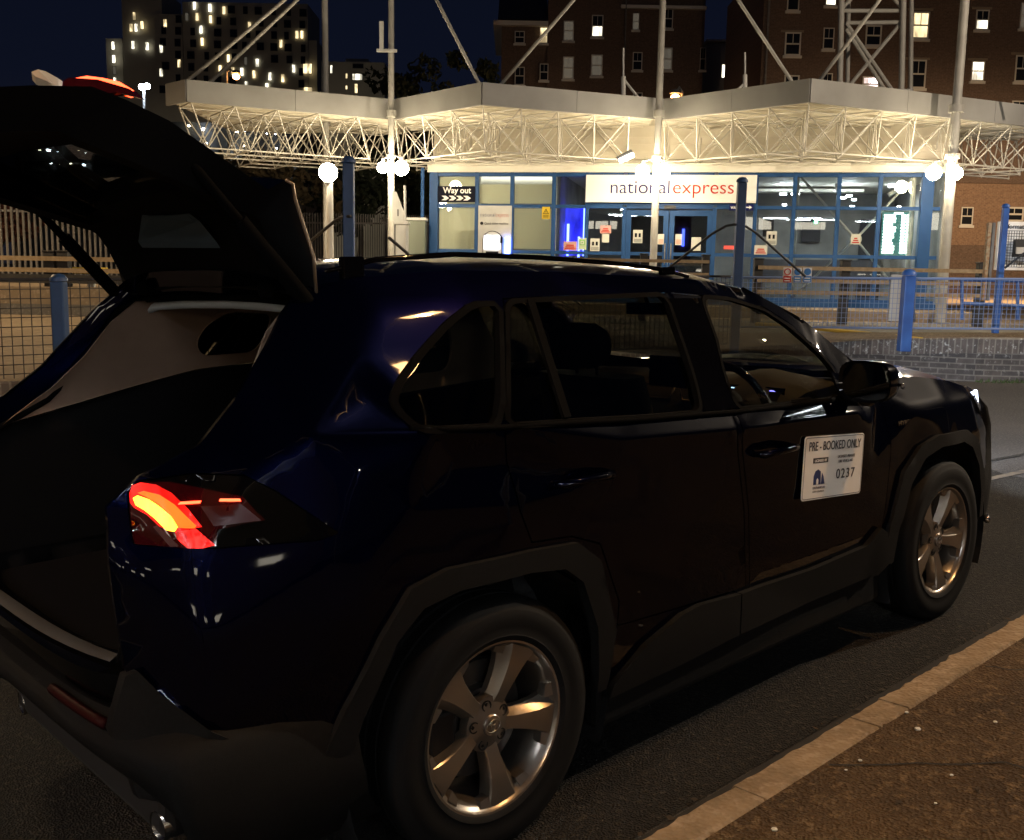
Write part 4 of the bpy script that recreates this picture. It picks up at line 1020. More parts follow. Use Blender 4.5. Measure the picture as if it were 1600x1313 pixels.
# modern tower, far left
D3 = 165.0
tw = thing('apartment_tower', 'pale modern apartment tower with scattered lit windows at top left', 'building')
block(tw, 'core_wall', 187, 250, -20, D3, 'clad_pale', off=.5); block(tw, 'lower_wing', 161, 187, 58, D3, 'clad_pale', off=1)
block(tw, 'main_wall', 241, 284, 22, D3, 'clad_pale', off=0, ybot=None); block(tw, 'wing_wall', 284, 480, 4, D3, 'clad_pale', off=.2)
block(tw, 'east_wing', 480, 494, 62, D3, 'clad_pale', off=.6)
R = random.Random(21)
lit = {(304, 9): 'w', (328, 12): 'w', (258, 36): 'l', (314, 46): 'w', (292, 26): 'c', (308, 26): 'l', (329, 30): 'l', (316, 65): 'l', (208, 70): 'w', (230, 72): 'w', (252, 76): 'w', (280, 99): 'l', (252, 113): 'w', (205, 43): 'l', (213, 43): 'w', (222, 39): 'l', (210, 25): 'l', (177, 71): 'w', (178, 92): 'w', (179, 110): 'c', (180, 127): 'w',
       (390, 40): 'l', (464, 54): 'l', (472, 54): 'l', (439, 68): 'l', (357, 91): 'l', (384, 95): 'c', (402, 98): 'w', (344, 108): 'l', (378, 112): 'w', (397, 116): 'l', (422, 119): 'w', (442, 122): 'l', (459, 107): 'w', (385, 133): 'w', (417, 136): 'w', (364, 111): 'l', (350, 16): 'l'}
wins = []
for (x, y), k in lit.items(): wins.append((x-2.6, x+2.6, y-6, y+7, k))
for x0, x1, y0, y1, k in ((473, 488, 99, 116, 'l'), (474, 489, 136, 153, 'l')): wins.append((x0, x1, y0, y1, k))
dk = []
for r_ in range(8):
    for c_ in range(11):
        x = 256+c_*21.5+R.uniform(-3, 3); y = 10+r_*18.5+(x-256)*.045; w2 = R.choice((3.5, 4.5, 5.5))
        if x > 476 or y > 150: continue
        if any(abs(x-q[0]) < 9 and abs(y-q[1]) < 10 for q in lit) or (x < 284 and y < 26): continue
        if len(wins)+len(dk) < 98: dk.append((x-w2, x+w2, y-5.5, y+6.5, 'd'))
facade_windows(tw, D3-.05, wins+dk, frame='clad_dark', mull=False)
sm = thing('low_apartments', 'small pale apartment building low between the poles left of the sky', 'building')
block(sm, 'wall', 502, 601, 97, 150, 'clad_pale'); facade_windows(sm, 150, [(516, 520, 102, 115, 'w'), (550, 567, 115, 126, 'w'), (540, 543, 115, 123, 'l'), (554, 559, 131, 146, 'l'), (540, 543, 134, 140, 'l'), (551, 568, 100, 107, 'd')], frame='clad_dark', mull=False)
block(sm, 'penthouse', 540, 575, 92, 151, 'clad_pale', ybot=97)
# lit car park seen under the canopy and through the tailgate glass
cp_ = thing('car_park', 'low distant car park block with rows of bright white lights at left', 'building'); dd = 85
block(cp_, 'deck', 20, 470, 190, dd, 'clad_dark', zb=0)
lights = [(295, 197, 7), (318, 202, 10), (322, 224, 7), (370, 206, 9), (382, 205, 5), (363, 228, 6), (381, 228, 6), (432, 232, 5), (367, 249, 7), (380, 251, 5), (392, 252, 5), (407, 254, 4), (420, 256, 4), (446, 258, 6), (457, 258, 4), (367, 270, 7), (430, 210, 3), (417, 209, 3),
          (62, 235, 8), (76, 235, 13), (91, 237, 6), (123, 235, 4), (134, 239, 5), (80, 256, 7), (110, 256, 8), (131, 258, 12), (156, 260, 5), (93, 257, 3)]
for i, (x, y, s) in enumerate(lights):
    p = at(x, y, dd-.5); b = MB(); b.ball(p, s*.5*dd/F*.62, 8, .55); b.build('luminaire', M_('lamp_white' if i % 3 else 'lamp_warm'), cp_, smooth=True)
def street_lamp(label, px, py, d, m, r, ybot=400, px2=None):
    p = at(px, py, d); root = thing('street_lamp', label, 'street lamp', T(p.x, p.y, p.z)); q = at(px, ybot, d)
    b = MB(); ox = (px2-px)*d/F if px2 else 0; b.tube((ox, .1, q.z-p.z), (ox, .1, .25), .06, 8); b.path([(ox, .1, .25), (ox*.6, .1, .42), (0, .05, .15)], .04, 6); b.build('pole', M_('galv'), root, smooth=40)
    b = MB(); b.lathe([(.001, r*1.9), (r*1.1, r*1.6), (r*1.3, r*.9), (r*1.1, r*.9)], 12); b.build('hood', M_('galv'), root, smooth=40)
    b = MB(); b.ball((0, 0, 0), r, 12, .8); b.build('bulb', M_(m), root, smooth=True)
street_lamp('orange street lamp glowing beside the left canopy roof', 369, 120, 60, 'lamp_orange', .20, px2=354)
street_lamp('orange street lamp glowing right of the middle mast', 1055, 153, 40, 'lamp_orange', .17, ybot=300, px2=1066)
fl2 = thing('floodlight', 'twin blue white floodlight beside the red lamp of the raised tailgate', 'floodlight'); b = MB(); b.ball(at(221, 136, 70), .2, 10); b.ball(at(230, 135, 70), .2, 10); b.build('lens', M_('lamp_white'), fl2, smooth=True)
b = MB(); b.tube(at(225, 137, 70.3), at(225, 400, 70.3), .1, 8); b.build('pole', M_('galv'), fl2, smooth=True)

# street lights standing outside the picture : posts with the light they cast, the far ones added for distant walls
def off_lamp(label, x, y, z0, h, en, col, head=(.9, .6, .3), tilt=None, spotang=None):
    r = thing('street_lamp', label, 'street lamp', T(x, y, z0))
    b = MB(); b.tube((0, 0, 0), (0, 0, h-.25), .08, 12, .05); b.path([(0, 0, h-.25), (0, .25, h), (0, .8, h+.05)], .04, 8); b.build('pole', M_('galv'), r, smooth=40)
    b = MB(); b.box(-.14, .14, .7, 1.25, h+.02, h+.14); b.build('hood', M_('galv'), r, bevel=.03)
    b = MB(); b.box(-.10, .10, .76, 1.20, h-.01, h+.018); b.build('lens', mat('lens_%d' % int(en), head, .4, emit=col, es=25), r)
    l = bpy.data.lights.new('street_light', 'POINT' if spotang == 360 else 'SPOT'); l.energy = en; l.color = col; l.shadow_soft_size = .06
    if spotang != 360: l.spot_size = math.radians(spotang or 155); l.spot_blend = .5
    o = bpy.data.objects.new('street_light', l); COL.objects.link(o); o.parent = r; o.location = (0, .98, h-.05)
    if tilt: o.rotation_euler = tilt
    return r
AMB = (1.0, .56, .24)
off_lamp('amber street lamp on the near pavement, ahead of the viewpoint to the right', 3.9, 2.3, .2, 6.8, 235, (1.0, .54, .21))
off_lamp('amber street lamp on the near pavement, back to the left of the viewpoint', -4.9, -3.4, .1, 6.6, 300, AMB)
off_lamp('warm street lamp over the yard left of the picture', -14.5, 15, .62, 8, 1450, (1.0, .70, .38))
off_lamp('warm street lamp beyond the right end of the brick wall', 15, 10.5, .5, 8, 1900, (1.0, .82, .62), spotang=360)
off_lamp('unseen lamp added behind the right end of the station to light the brick block', 23, 40, .6, 8, 4300, (1.0, .66, .36), tilt=(math.radians(35), 0, 0))  # unseen, added to brighten the right brick block
off_lamp('unseen lamp added behind the station canopies to light the brick house', 6, 52, .6, 6.5, 1150, (1.0, .60, .32), tilt=(math.radians(60), 0, 0), spotang=165)  # unseen, added to brighten the brick house behind
off_lamp('unseen lamp added behind the raised tailgate to light the apartment tower', -48, 118, 0, 9, 5200, (1.0, .86, .62), tilt=(math.radians(70), 0, 0), spotang=165)  # unseen, added in place of city glow on the tower
tb = thing('tube_lights', 'row of fluorescent tube fittings over the pavement behind the viewpoint', 'lights')
b = MB(); b.box(-6.2, .6, -3.9, -.9, 4.5, 4.58); b.build('shelter_roof', M_('deck'), tb)
for x in (-6, .4):
    for y in (-3.7, -1.1): b = MB(); b.tube((x, y, -.2), (x, y, 4.5), .05, 8); b.build('post', M_('galv'), tb, smooth=True)
for (x, y) in ((-4.9, -2.9), (-3.3, -2.9), (-4.9, -1.9), (-3.3, -1.9)):
    b = MB(); b.tube((x-.6, y, 4.42), (x+.6, y, 4.42), .02, 8); b.build('tube', mat('fluoro', (.9, .9, .9), .4, emit=(.80, .88, 1.0), es=45), tb, smooth=True)

bt = thing('shop_terrace', 'row of lit shops across the road behind the viewpoint', 'building', T(0, -26, .1))
b = MB(); b.box(-34, 30, 0, -8, 0, 8.5); b.build('wall', M_('brick_brown'), bt)
R = random.Random(8)
for i in range(16):
    x = -32+i*3.8+R.uniform(-.4, .4); w2 = R.uniform(.5, 1.3); z = R.choice((1.0, 1.0, 4.6)); h_ = R.uniform(.5, 1.2)
    f = MB(); f.box(x-w2-.08, x+w2+.08, .004, .05, z-.08, z+h_+.08); fo = f.build('window', M_('upvc'), bt)
    g = MB(); g.box(x-w2, x+w2, .053, .06, z, z+h_); g.build('pane', mat('shop_lit', (.8, .8, .7), .5, emit=(1.0, .9, .72), es=2.2), fo)
for i, (x, y, z) in enumerate(((-20, -14, 5.5), (-9, -17, 5.5), (8, -15, 5.5), (19, -12, 5.5), (-15, -4, 5.5))):  # added lamps, for crisp highlights on the car's shoulder
    r = thing('street_lamp', ['added highlight lamp behind the viewpoint, far left', 'added highlight lamp behind the viewpoint, left', 'added highlight lamp behind the viewpoint, right', 'added highlight lamp behind the viewpoint, far right', 'added highlight lamp beside the viewpoint on the left pavement'][i], 'street lamp', T(x, y, z), 'lamps added behind the viewpoint for highlights on the car')
    b = MB(); b.tube((0, 0, -5.5), (0, 0, -.12), .07, 8); b.build('pole', M_('galv'), r, smooth=True)
    b = MB(); b.ball((0, 0, 0), .13, 12); b.build('bulb', mat('bulb_white', (.9, .9, .9), .4, emit=(1, .93, .8), es=110), r, smooth=True)

t2 = thing('tube_lights', 'two rows of fluorescent tubes under a shop awning behind the viewpoint to the right', 'lights')
b = MB(); b.box(1.2, 9.5, -12.5, -5.4, 4.55, 4.62); b.build('awning', M_('deck'), t2)
for x in (1.4, 9.3):
    for y in (-12.2, -5.6): b = MB(); b.tube((x, y, -.2), (x, y, 4.55), .05, 8); b.build('post', M_('galv'), t2, smooth=True)
for (x, y) in ((2.2, -6.2), (3.9, -6.4), (4.6, -7.8), (6.6, -9.6), (3.2, -7.8)):
    b = MB(); b.tube((x-.6, y, 4.45), (x+.6, y, 4.45), .022, 8); b.build('tube', M_('fluoro'), t2, smooth=True)
# translucent blinds lit from inside the room
m = MATS['blind']; t = m.node_tree; pb = t.nodes['Principled BSDF']; tr = t.nodes.new('ShaderNodeBsdfTranslucent'); tr.inputs[0].default_value = (.80, .76, .62, 1)
mx = t.nodes.new('ShaderNodeMixShader'); mx.inputs[0].default_value = .45; o = [n for n in t.nodes if n.type == 'OUTPUT_MATERIAL'][0]
t.links.new(pb.outputs[0], mx.inputs[1]); t.links.new(tr.outputs[0], mx.inputs[2]); t.links.new(mx.outputs[0], o.inputs[0])
for px in (715, 790, 835):
    l = bpy.data.lights.new('ceiling_lamp', 'POINT'); l.energy = 22; l.color = (1, .98, .9); l.shadow_soft_size = .3
    o = bpy.data.objects.new('ceiling_lamp_light', l); COL.objects.link(o); o.matrix_world = fa.M @ Matrix.Translation((FX(px), 1.7, 2.0))
# gutter grime and fallen leaves along the near kerb
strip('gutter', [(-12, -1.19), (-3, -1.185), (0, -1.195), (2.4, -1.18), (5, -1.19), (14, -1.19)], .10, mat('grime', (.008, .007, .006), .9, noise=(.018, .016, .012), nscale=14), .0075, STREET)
b = MB(); R = random.Random(12)
for k in range(420):
    x = R.uniform(-2, 6); y = -1.24+abs(R.gauss(0, .07)) if R.random() < .55 else R.uniform(-3.2, -1.40); z = .010 if y > -1.26 else .103
    a = R.uniform(0, 6.28); sz = R.uniform(.006, .017); u = Vector((math.cos(a), math.sin(a), R.uniform(-.25, .25)))*sz; v = Vector((-math.sin(a), math.cos(a), R.uniform(-.3, .3)))*sz*.6; p = Vector((x, y, z+sz*.25))
    b.add([p-u, p-v, p+u, p+v], [(0, 1, 2, 3)])
o = b.build('fallen_leaves', mat('leaf_litter', (.06, .036, .016), .9, noise=(.025, .018, .010), nscale=3), M=STREET, fix=False)
tag(o, 'small dry brown leaves scattered in the gutter and on the near pavement', 'leaves', kind='stuff')
b = MB()
for pts in ([(2.0, -1.40), (2.15, -1.62), (2.05, -1.9), (2.3, -2.3)], [(3.0, -1.40), (2.8, -1.7), (3.1, -2.0)], [(.9, -1.39), (1.3, -1.75), (1.25, -2.1), (1.7, -2.5)]):
    pp = []
    for k in range(len(pts)-1):
        for i in range(8): q = Vector(pts[k]).lerp(Vector(pts[k+1]), i/8); pp.append((q.x+R.uniform(-.008, .008), q.y+R.uniform(-.008, .008)))
    for k in range(len(pp)-1):
        a, c = Vector(pp[k]), Vector(pp[k+1]); n = (c-a).normalized(); n = Vector((-n.y, n.x))*.0035
        b.add([(a.x-n.x, a.y-n.y, .1035), (c.x-n.x, c.y-n.y, .1035), (c.x+n.x, c.y+n.y, .1035), (a.x+n.x, a.y+n.y, .1035)], [(0, 1, 2, 3)])
tag(b.build('pavement_crack', M_('grime'), M=STREET, fix=False), kind='structure')

# ================================================================== CAR (street frame: x forward, -y = side facing the viewer)
mat('paint', (.0008, .0014, .0098), .32, .8, coat=1.0, spec=.05)
MATS['paint'].node_tree.nodes['Principled BSDF'].inputs['Coat Weight'].default_value = .62
MATS['paint'].node_tree.nodes['Principled BSDF'].inputs['Specular Tint'].default_value = (.02, .035, .22, 1)
mat('gloss_black', (.002, .002, .002), .5, coat=.8, spec=0.0)
mat('cladding', (.0085, .0080, .0074), .72, noise=(.0065, .0062, .0058), nscale=90, spec=.10, bump=.2)
mat('trim_rubber', (.0030, .0028, .0026), .85, spec=.03)
mat('shut', (.002, .002, .002), .9)
mat('satin_chrome', (.35, .27, .19), .35, .8)
mat('chrome', (.55, .52, .48), .18, 1.0)
mat('rim_alloy', (.34, .30, .255), .30, .88)
mat('rim_dark', (.02, .02, .02), .4, .5)
mat('tyre_rubber', (.006, .0057, .0053), .75, noise=(.0045, .0045, .0045), nscale=30, spec=.18)
mat('cabin_dark', (.005, .0046, .0045), .85, spec=.12)
mat('cabin_grey', (.035, .032, .030), .8)
mat('cabin_beige', (.34, .22, .15), .8, noise=(.31, .20, .135), nscale=20)
mat('headliner', (.62, .64, .64), .85)
mat('seat_cloth', (.014, .013, .013), .85, noise=(.01, .01, .01), nscale=40)
mat('plaque_white', (.84, .82, .77), .5)
mat('plaque_ink', (.012, .012, .016), .5)
mat('plaque_blue', (.015, .03, .13), .5)
mat('lens_red', (.035, .002, .002), .08, coat=1.0)
mat('lens_red_bright', (.5, .02, .01), .15, emit=(1.0, .02, .008), es=.9)
mat('lens_dim', (.012, .002, .002), .35, emit=(1.0, .05, .03), es=.006)
mat('lens_glow', (.35, .01, .008), .25, emit=(1.0, .010, .006), es=.65)
mat('lens_edge', (.07, .02, .018), .4)
mat('lens_sparkle', (.4, .01, .01), .25, emit=(1.0, .02, .015), es=.8)
mat('lamp_core', (.9, .5, .1), .3, emit=(1.0, .26, .012), es=5)
mat('lamp_amber', (.9, .3, .05), .3, emit=(1.0, .05, .004), es=1.0)
curtain('lens_sparkle', 90, .15, 1.3)
curtain('lens_glow', 25, .35, 1.2)
curtain('lamp_core', 30, .55, 1.2)
mat('lamp_line', (.9, .1, .05), .3, emit=(1.0, .06, .02), es=2.6)
mat('drl', (.8, .85, 1), .3, emit=(.62, .72, 1.0), es=2.2)
mat('headlamp_lens', (.06, .065, .08), .05, coat=1.0)
mat('gauge_glow', (.1, .2, .4), .4, emit=(.35, .60, 1.0), es=1.3)
mat('gauge_violet', (.1, .1, .5), .4, emit=(.20, .18, 1.0), es=1.5)
mat('gauge_red', (.4, .1, .1), .4, emit=(1.0, .35, .22), es=.9)
glass_mat('privacy_glass', (.34, .35, .31), 1.0)
glass_mat('car_glass', (.86, .88, .80), .9)
glass_mat('screen_glass', (.88, .90, .84), .8)

CC = Vector((-1.7497, -2.8909, 1.5995)); CF, CR, CU = basis(.8279, .1462, -.0173)
def cray(px, py): return CF*F+CR*(px-800)-CU*(py-656.5)
def onY(px, py, y): d = cray(px, py); k = (y-CC.y)/d.y; v = CC+d*k; return v
# ---- body side control net: (x, z, half width)
NET = []
def row(z, *p):
    for x, y in p: NET.append((x, z, y))
row(.15, (-1.05, .60), (-.9, .72), (-.5, .84), (.5, .85), (2.0, .85), (3.0, .84), (3.4, .72), (3.7, .4))
row(.35, (-1.0, .62), (-.9, .76), (-.75, .85), (-.4, .89), (.5, .89), (1.1, .89), (2.1, .89), (2.7, .90), (3.1, .88), (3.3, .82), (3.47, .70), (3.6, .5))
row(.55, (-.99, .62), (-.93, .74), (-.8, .845), (-.4, .91), (0, .93), (.5, .90), (1.1, .893), (2.1, .898), (2.7, .925), (3.1, .89), (3.3, .83), (3.50, .68), (3.62, .5))
row(.80, (-.98, .62), (-.93, .73), (-.8, .84), (-.45, .918), (0, .93), (.45, .918), (1.1, .91), (2.0, .912), (2.7, .922), (3.05, .895), (3.27, .83), (3.44, .70), (3.56, .5))
row(.98, (-.97, .62), (-.92, .73), (-.79, .81), (-.47, .893), (0.05, .926), (.45, .918), (1.1, .915), (2.0, .912), (2.4, .905), (2.7, .89), (3.0, .86), (3.17, .80), (3.32, .70), (3.45, .55))
NET += [(-.27, 1.02, .912), (-.39, 1.125, .884), (-.12, 1.10, .889), (.05, 1.085, .895), (-.86, 1.165, .725), (-.65, 1.16, .80), (-.5, 1.225, .838), (-.2, 1.205, .905), (.1, 1.185, .915), (.5, 1.10, .922), (1.1, 1.06, .925), (1.9, 1.03, .915), (-.95, 1.10, .66)]
NET += [(-.30, 1.29, .80), (-.22, 1.21, .885), (.05, 1.19, .893), (.5, 1.165, .888), (1.1, 1.125, .882), (1.8, 1.085, .87), (2.15, 1.09, .845)]
NET += [(-.60, 1.31, .675), (-.72, 1.215, .715), (-.30, 1.39, .755), (0, 1.36, .80), (.5, 1.35, .797), (1.1, 1.35, .79), (1.5, 1.35, .768), (1.9, 1.36, .69), (2.05, 1.22, .755), (2.2, 1.135, .76)]
NET += [(-.50, 1.42, .645), (-.43, 1.50, .61), (-.2, 1.50, .69), (.1, 1.515, .705), (.9, 1.515, .703), (1.25, 1.495, .695), (1.6, 1.49, .625), (1.85, 1.385, .665)]
NET += [(-.36, 1.56, .585), (-.2, 1.585, .61), (.1, 1.60, .625), (.5, 1.59, .628), (.9, 1.57, .628), (1.3, 1.545, .62), (1.58, 1.505, .60), (-.3, 1.75, .5), (1.0, 1.75, .5), (2.5, 1.75, .5)]
NET += [(2.0, 1.125, .80), (2.3, 1.12, .79), (2.6, 1.10, .785), (3.0, 1.045, .755), (3.22, .985, .72), (3.6, 1.0, .5), (2.9, 1.3, .6), (3.4, 1.3, .5)]
NET += [(-.40, 1.305, .797)]
CREASES = [[(-.30, 1.39), (-.40, 1.305), (-.5, 1.225), (-.39, 1.125), (-.27, 1.02), (0.05, .98)], [(-.5, 1.225), (-.2, 1.205), (.1, 1.185), (.5, 1.10), (1.1, 1.06), (1.9, 1.03)]]
def _ni(p): return min(range(len(NET)), key=lambda i: (NET[i][0]-p[0])**2+(NET[i][1]-p[1])**2)
_nv, _ne, _nf, *_ = delaunay_2d_cdt([Vector((a, b)) for a, b, c in NET], [(_ni(l[k]), _ni(l[k+1])) for l in CREASES for k in range(len(l)-1)], [], 0, 1e-5)
_ny = []
for v in _nv:
    k = min(range(len(NET)), key=lambda i: (NET[i][0]-v.x)**2+(NET[i][1]-v.y)**2); _ny.append(NET[k][2])
def y_raw(x, z):
    best = None
    for f in _nf:
        a, b, c = (_nv[i] for i in f)
        d = (b.y-c.y)*(a.x-c.x)+(c.x-b.x)*(a.y-c.y)
        l1 = ((b.y-c.y)*(x-c.x)+(c.x-b.x)*(z-c.y))/d; l2 = ((c.y-a.y)*(x-c.x)+(a.x-c.x)*(z-c.y))/d; l3 = 1-l1-l2
        mn = min(l1, l2, l3)
        if mn >= -1e-6: return l1*_ny[f[0]]+l2*_ny[f[1]]+l3*_ny[f[2]]
        if best is None or mn > best[0]: best = (mn, l1*_ny[f[0]]+l2*_ny[f[1]]+l3*_ny[f[2]])
    return best[1]
_cache = {}
def yf(x, z):
    k = (round(x, 4), round(z, 4))
    if k not in _cache:
        s = 2*y_raw(x, z)
        for i in range(6): s += y_raw(x+.010*math.cos(i*PI/3), z+.010*math.sin(i*PI/3))
        _cache[k] = s/8
    return _cache[k]
def SP(px, py):
    """photo pixel on the near body side -> (x, z)"""
    y = -.85
    for _ in range(30):
        v = onY(px, py, y); y = .5*y-.5*yf(v.x, v.z)
    return (v.x, v.z)
def SPS(pts): return [SP(*p) for p in pts]

def inside(p, poly):
    c = False; n = len(poly)
    for i in range(n):
        x1, y1 = poly[i]; x2, y2 = poly[(i+1) % n]
        if (y1 > p[1]) != (y2 > p[1]) and p[0] < (x2-x1)*(p[1]-y1)/(y2-y1)+x1: c = not c
    return c
def dens(poly, s):
    o = []
    for i in range(len(poly)):
        a, b = Vector(poly[i]), Vector(poly[(i+1) % len(poly)]); n = max(1, int((b-a).length/s))
        for k in range(n): o.append(tuple(a+(b-a)*(k/n)))
    return o
def rnd(poly, it=2):
    """round the corners of a closed outline a little"""
    for _ in range(it):
        q = []
        for i in range(len(poly)):
            a, b = Vector(poly[i]), Vector(poly[(i+1) % len(poly)]); L = (b-a).length; t = min(.25, .02/max(L, 1e-6)) if _ == 0 else .25*min(1, .04/max(L, 1e-6))
            q += [tuple(a+(b-a)*t), tuple(b+(a-b)*t)]
        poly = q
    return poly
def seg_d(p, a, b):
    ax, ay = a; bx, by = b; dx, dy = bx-ax, by-ay; L = dx*dx+dy*dy
    t = 0 if L == 0 else max(0, min(1, ((p[0]-ax)*dx+(p[1]-ay)*dy)/L)); return math.hypot(p[0]-ax-t*dx, p[1]-ay-t*dy)
def panel_mesh(outer, holes=(), s=.04, fy=yf, off=0.0, side=-1):
    loops = [dens(outer, s)]+[dens(h, s) for h in holes]
    V = []; E_ = []
    for lp in loops:
        o = len(V); V += lp; E_ += [(o+i, o+(i+1) % len(lp)) for i in range(len(lp))]
    x0 = min(p[0] for p in outer); x1 = max(p[0] for p in outer); z0 = min(p[1] for p in outer); z1 = max(p[1] for p in outer)
    cr = [l for l in CREASES] if fy is yf and s <= .036 else []
    cp = []
    for l in cr:
        for k in range(len(l)-1):
            a, b_ = Vector(l[k]), Vector(l[k+1]); d = (b_-a); n_ = max(1, int(d.length/.02)); nn = Vector((-d.y, d.x)).normalized()
            for q in range(n_):
                for o_ in (-.011, -.005, 0, .005, .011):
                    p = a+d*(q/n_)+nn*o_; p = (p.x, p.y)
                    if inside(p, outer) and not any(inside(p, h) for h in holes) and all(seg_d(p, lp[k2], lp[(k2+1) % len(lp)]) > .008 for lp in loops for k2 in range(len(lp)) if abs(lp[k2][0]-p[0]) < .06 and abs(lp[k2][1]-p[1]) < .06): V.append(p)
    i = 0; z = z0+s*.5
    while z < z1:
        x = x0+(s*.5 if i % 2 else 0)
        while x < x1:
            p = (x, z)
            if inside(p, outer) and not any(inside(p, h) for h in holes):
                if all(seg_d(p, l[q], l[q+1]) > .02 for l in cr for q in range(len(l)-1)) and all(seg_d(p, lp[k], lp[(k+1) % len(lp)]) > s*.45 for lp in loops for k in range(len(lp)) if abs(lp[k][0]-x) < s*2 and abs(lp[k][1]-z) < s*2): V.append(p)
            x += s
        z += s*.87; i += 1
    v, e_, f, *_ = delaunay_2d_cdt([Vector(p) for p in V], E_, [], 0, 1e-6)
    ff = []
    for t in f:
        c = ((v[t[0]].x+v[t[1]].x+v[t[2]].x)/3, (v[t[0]].y+v[t[1]].y+v[t[2]].y)/3)
        if inside(c, outer) and not any(inside(c, h) for h in holes): ff.append(tuple(t))
    # orient toward -y
    out_ = []
    for t in ff:
        a, b, c = v[t[0]], v[t[1]], v[t[2]]; ar = (b.x-a.x)*(c.y-a.y)-(b.y-a.y)*(c.x-a.x)
        out_.append(t if ar > 0 else (t[0], t[2], t[1]))
    vs = [(p.x, -(fy(p.x, p.y)+off), p.y) for p in v]
    if side > 0: vs = [(x, -y, z) for x, y, z in vs]; out_ = [t[::-1] for t in out_]
    return vs, out_
def panel(name, outer, holes, m, parent, off=0.0, s=.04, fy=yf, side=-1, th=.012, smooth=True, sharp=None):
    vs, fs = panel_mesh(outer, holes, s, fy, off, side)
    b = MB(); b.add(vs, fs)
    if th:                                   # turned-in edge all round, with its own crisp corner
        cnt = {}
        for f in fs:
            for i in range(3):
                e = (f[i], f[(i+1) % 3]); k = (min(e), max(e)); cnt.setdefault(k, []).append(e)
        rim = [v[0] for v in cnt.values() if len(v) == 1]; ids = {}; rv = []
        for e in rim:
            for q in e:
                if q not in ids: ids[q] = len(rv); x, y, z = vs[q]; rv += [(x, y, z), (x, y-side*th, z)]
        b.add(rv, [(ids[a], ids[a]+1, ids[c]+1, ids[c]) for a, c in rim])
    return b.build(name, m, parent, smooth=sharp or smooth, fix=False)

car = thing('parked_car', 'dark navy estate style SUV with its tailgate raised, parked at the kerb in front', 'car', STREET)
def both(name, outer, holes, m, parent, **k):
    a = panel(name, outer, holes, m, parent, side=-1, **k); c = panel(name, outer, holes, m, parent, side=1, **k); return a, c

# ---- outlines (pixels of the photo turned into body coordinates)
edge_top = [(-.36, 1.56), (-.2, 1.585), (.1, 1.60), (.5, 1.59), (.9, 1.57), (1.3, 1.545), (1.58, 1.505), (1.85, 1.385), (2.12, 1.19)]
rear_edge = [(-.43, 1.50), (-.50, 1.42), (-.60, 1.31), (-.72, 1.215), (-.86, 1.165)]
q_glass = rnd(SPS([(778, 476), (738, 478), (700, 508), (660, 552), (626, 598), (615, 622), (622, 640), (648, 664), (668, 670), (777, 664)]), 1)
rd_glass = rnd(SPS([(792, 474), (1037, 462), (1062, 530), (1082, 590), (1094, 642), (1000, 650), (890, 656), (791, 662)]), 2)
fd_glass = rnd(SPS([(1096, 466), (1140, 469), (1190, 484), (1232, 512), (1270, 545), (1300, 578), (1318, 612), (1300, 622), (1152, 637), (1130, 580), (1108, 500)]), 2)
rd_out = SPS([(785, 466), (900, 461), (1043, 457), (1062, 500), (1095, 570), (1140, 640), (1153, 690), (1163, 800), (1166, 930)]) + [(1.11, .485), (.83, .50), (.50, .52), (.50, .60), (.40, .80), (.28, .845), (.12, .86)] + SPS([(812, 800), (797, 745), (788, 672)])
fd_out = SPS([(1048, 457), (1095, 461), (1145, 466), (1195, 480), (1238, 508), (1276, 542), (1306, 576), (1325, 612), (1390, 640)]) + [(2.16, 1.02), (2.17, .80), (2.16, .62), (2.12, .46), (1.119, .483)] + SPS([(1172, 930), (1169, 800), (1159, 690), (1146, 640), (1102, 570), (1068, 500)])
lamp_trim = SPS([(208, 851), (200, 800), (199, 768), (216, 750), (300, 739), (382, 742), (430, 766), (478, 798), (530, 833), (500, 845), (334, 858)])
arch_o = [(.44, .34), (.475, .52), (.39, .755), (.29, .83), (.11, .845), (-.18, .855), (-.30, .83), (-.39, .725), (-.49, .565), (-.55, .46)]
def arc(cx, r, a0, a1, n=14): return [(cx+r*math.cos(math.radians(a0+(a1-a0)*i/n)), .36+r*math.sin(math.radians(a0+(a1-a0)*i/n))) for i in range(n+1)]
fa_o = [(3.14, .40), (3.10, .60), (2.98, .79), (2.86, .845), (2.55, .86), (2.40, .83), (2.27, .74), (2.17, .52), (2.14, .36)]
# quarter panel, pillars, cant rail and front wing in one pressing
body_out = edge_top + [(2.2, 1.13), (2.3, 1.12), (2.6, 1.10), (3.0, 1.045), (3.22, .985), (3.30, .93)] + [(3.42, .86), (3.43, .70), (3.33, .62), (3.16, .60)] + fa_o[1:] + [(2.14, .33)] + [(.46, .33)] + arch_o[1:9] + [(-.47, .47), (-.60, .47), (-.76, .54), (-.84, .61), (-.93, .74), (-.935, .90), (-.935, 1.0), (-.925, 1.10), (-.86, 1.165)] + rear_edge[::-1][1:]
body_r, body_l = both('body_side', body_out, [q_glass, rd_out, fd_out, lamp_trim], M_('paint'), car, s=.035)
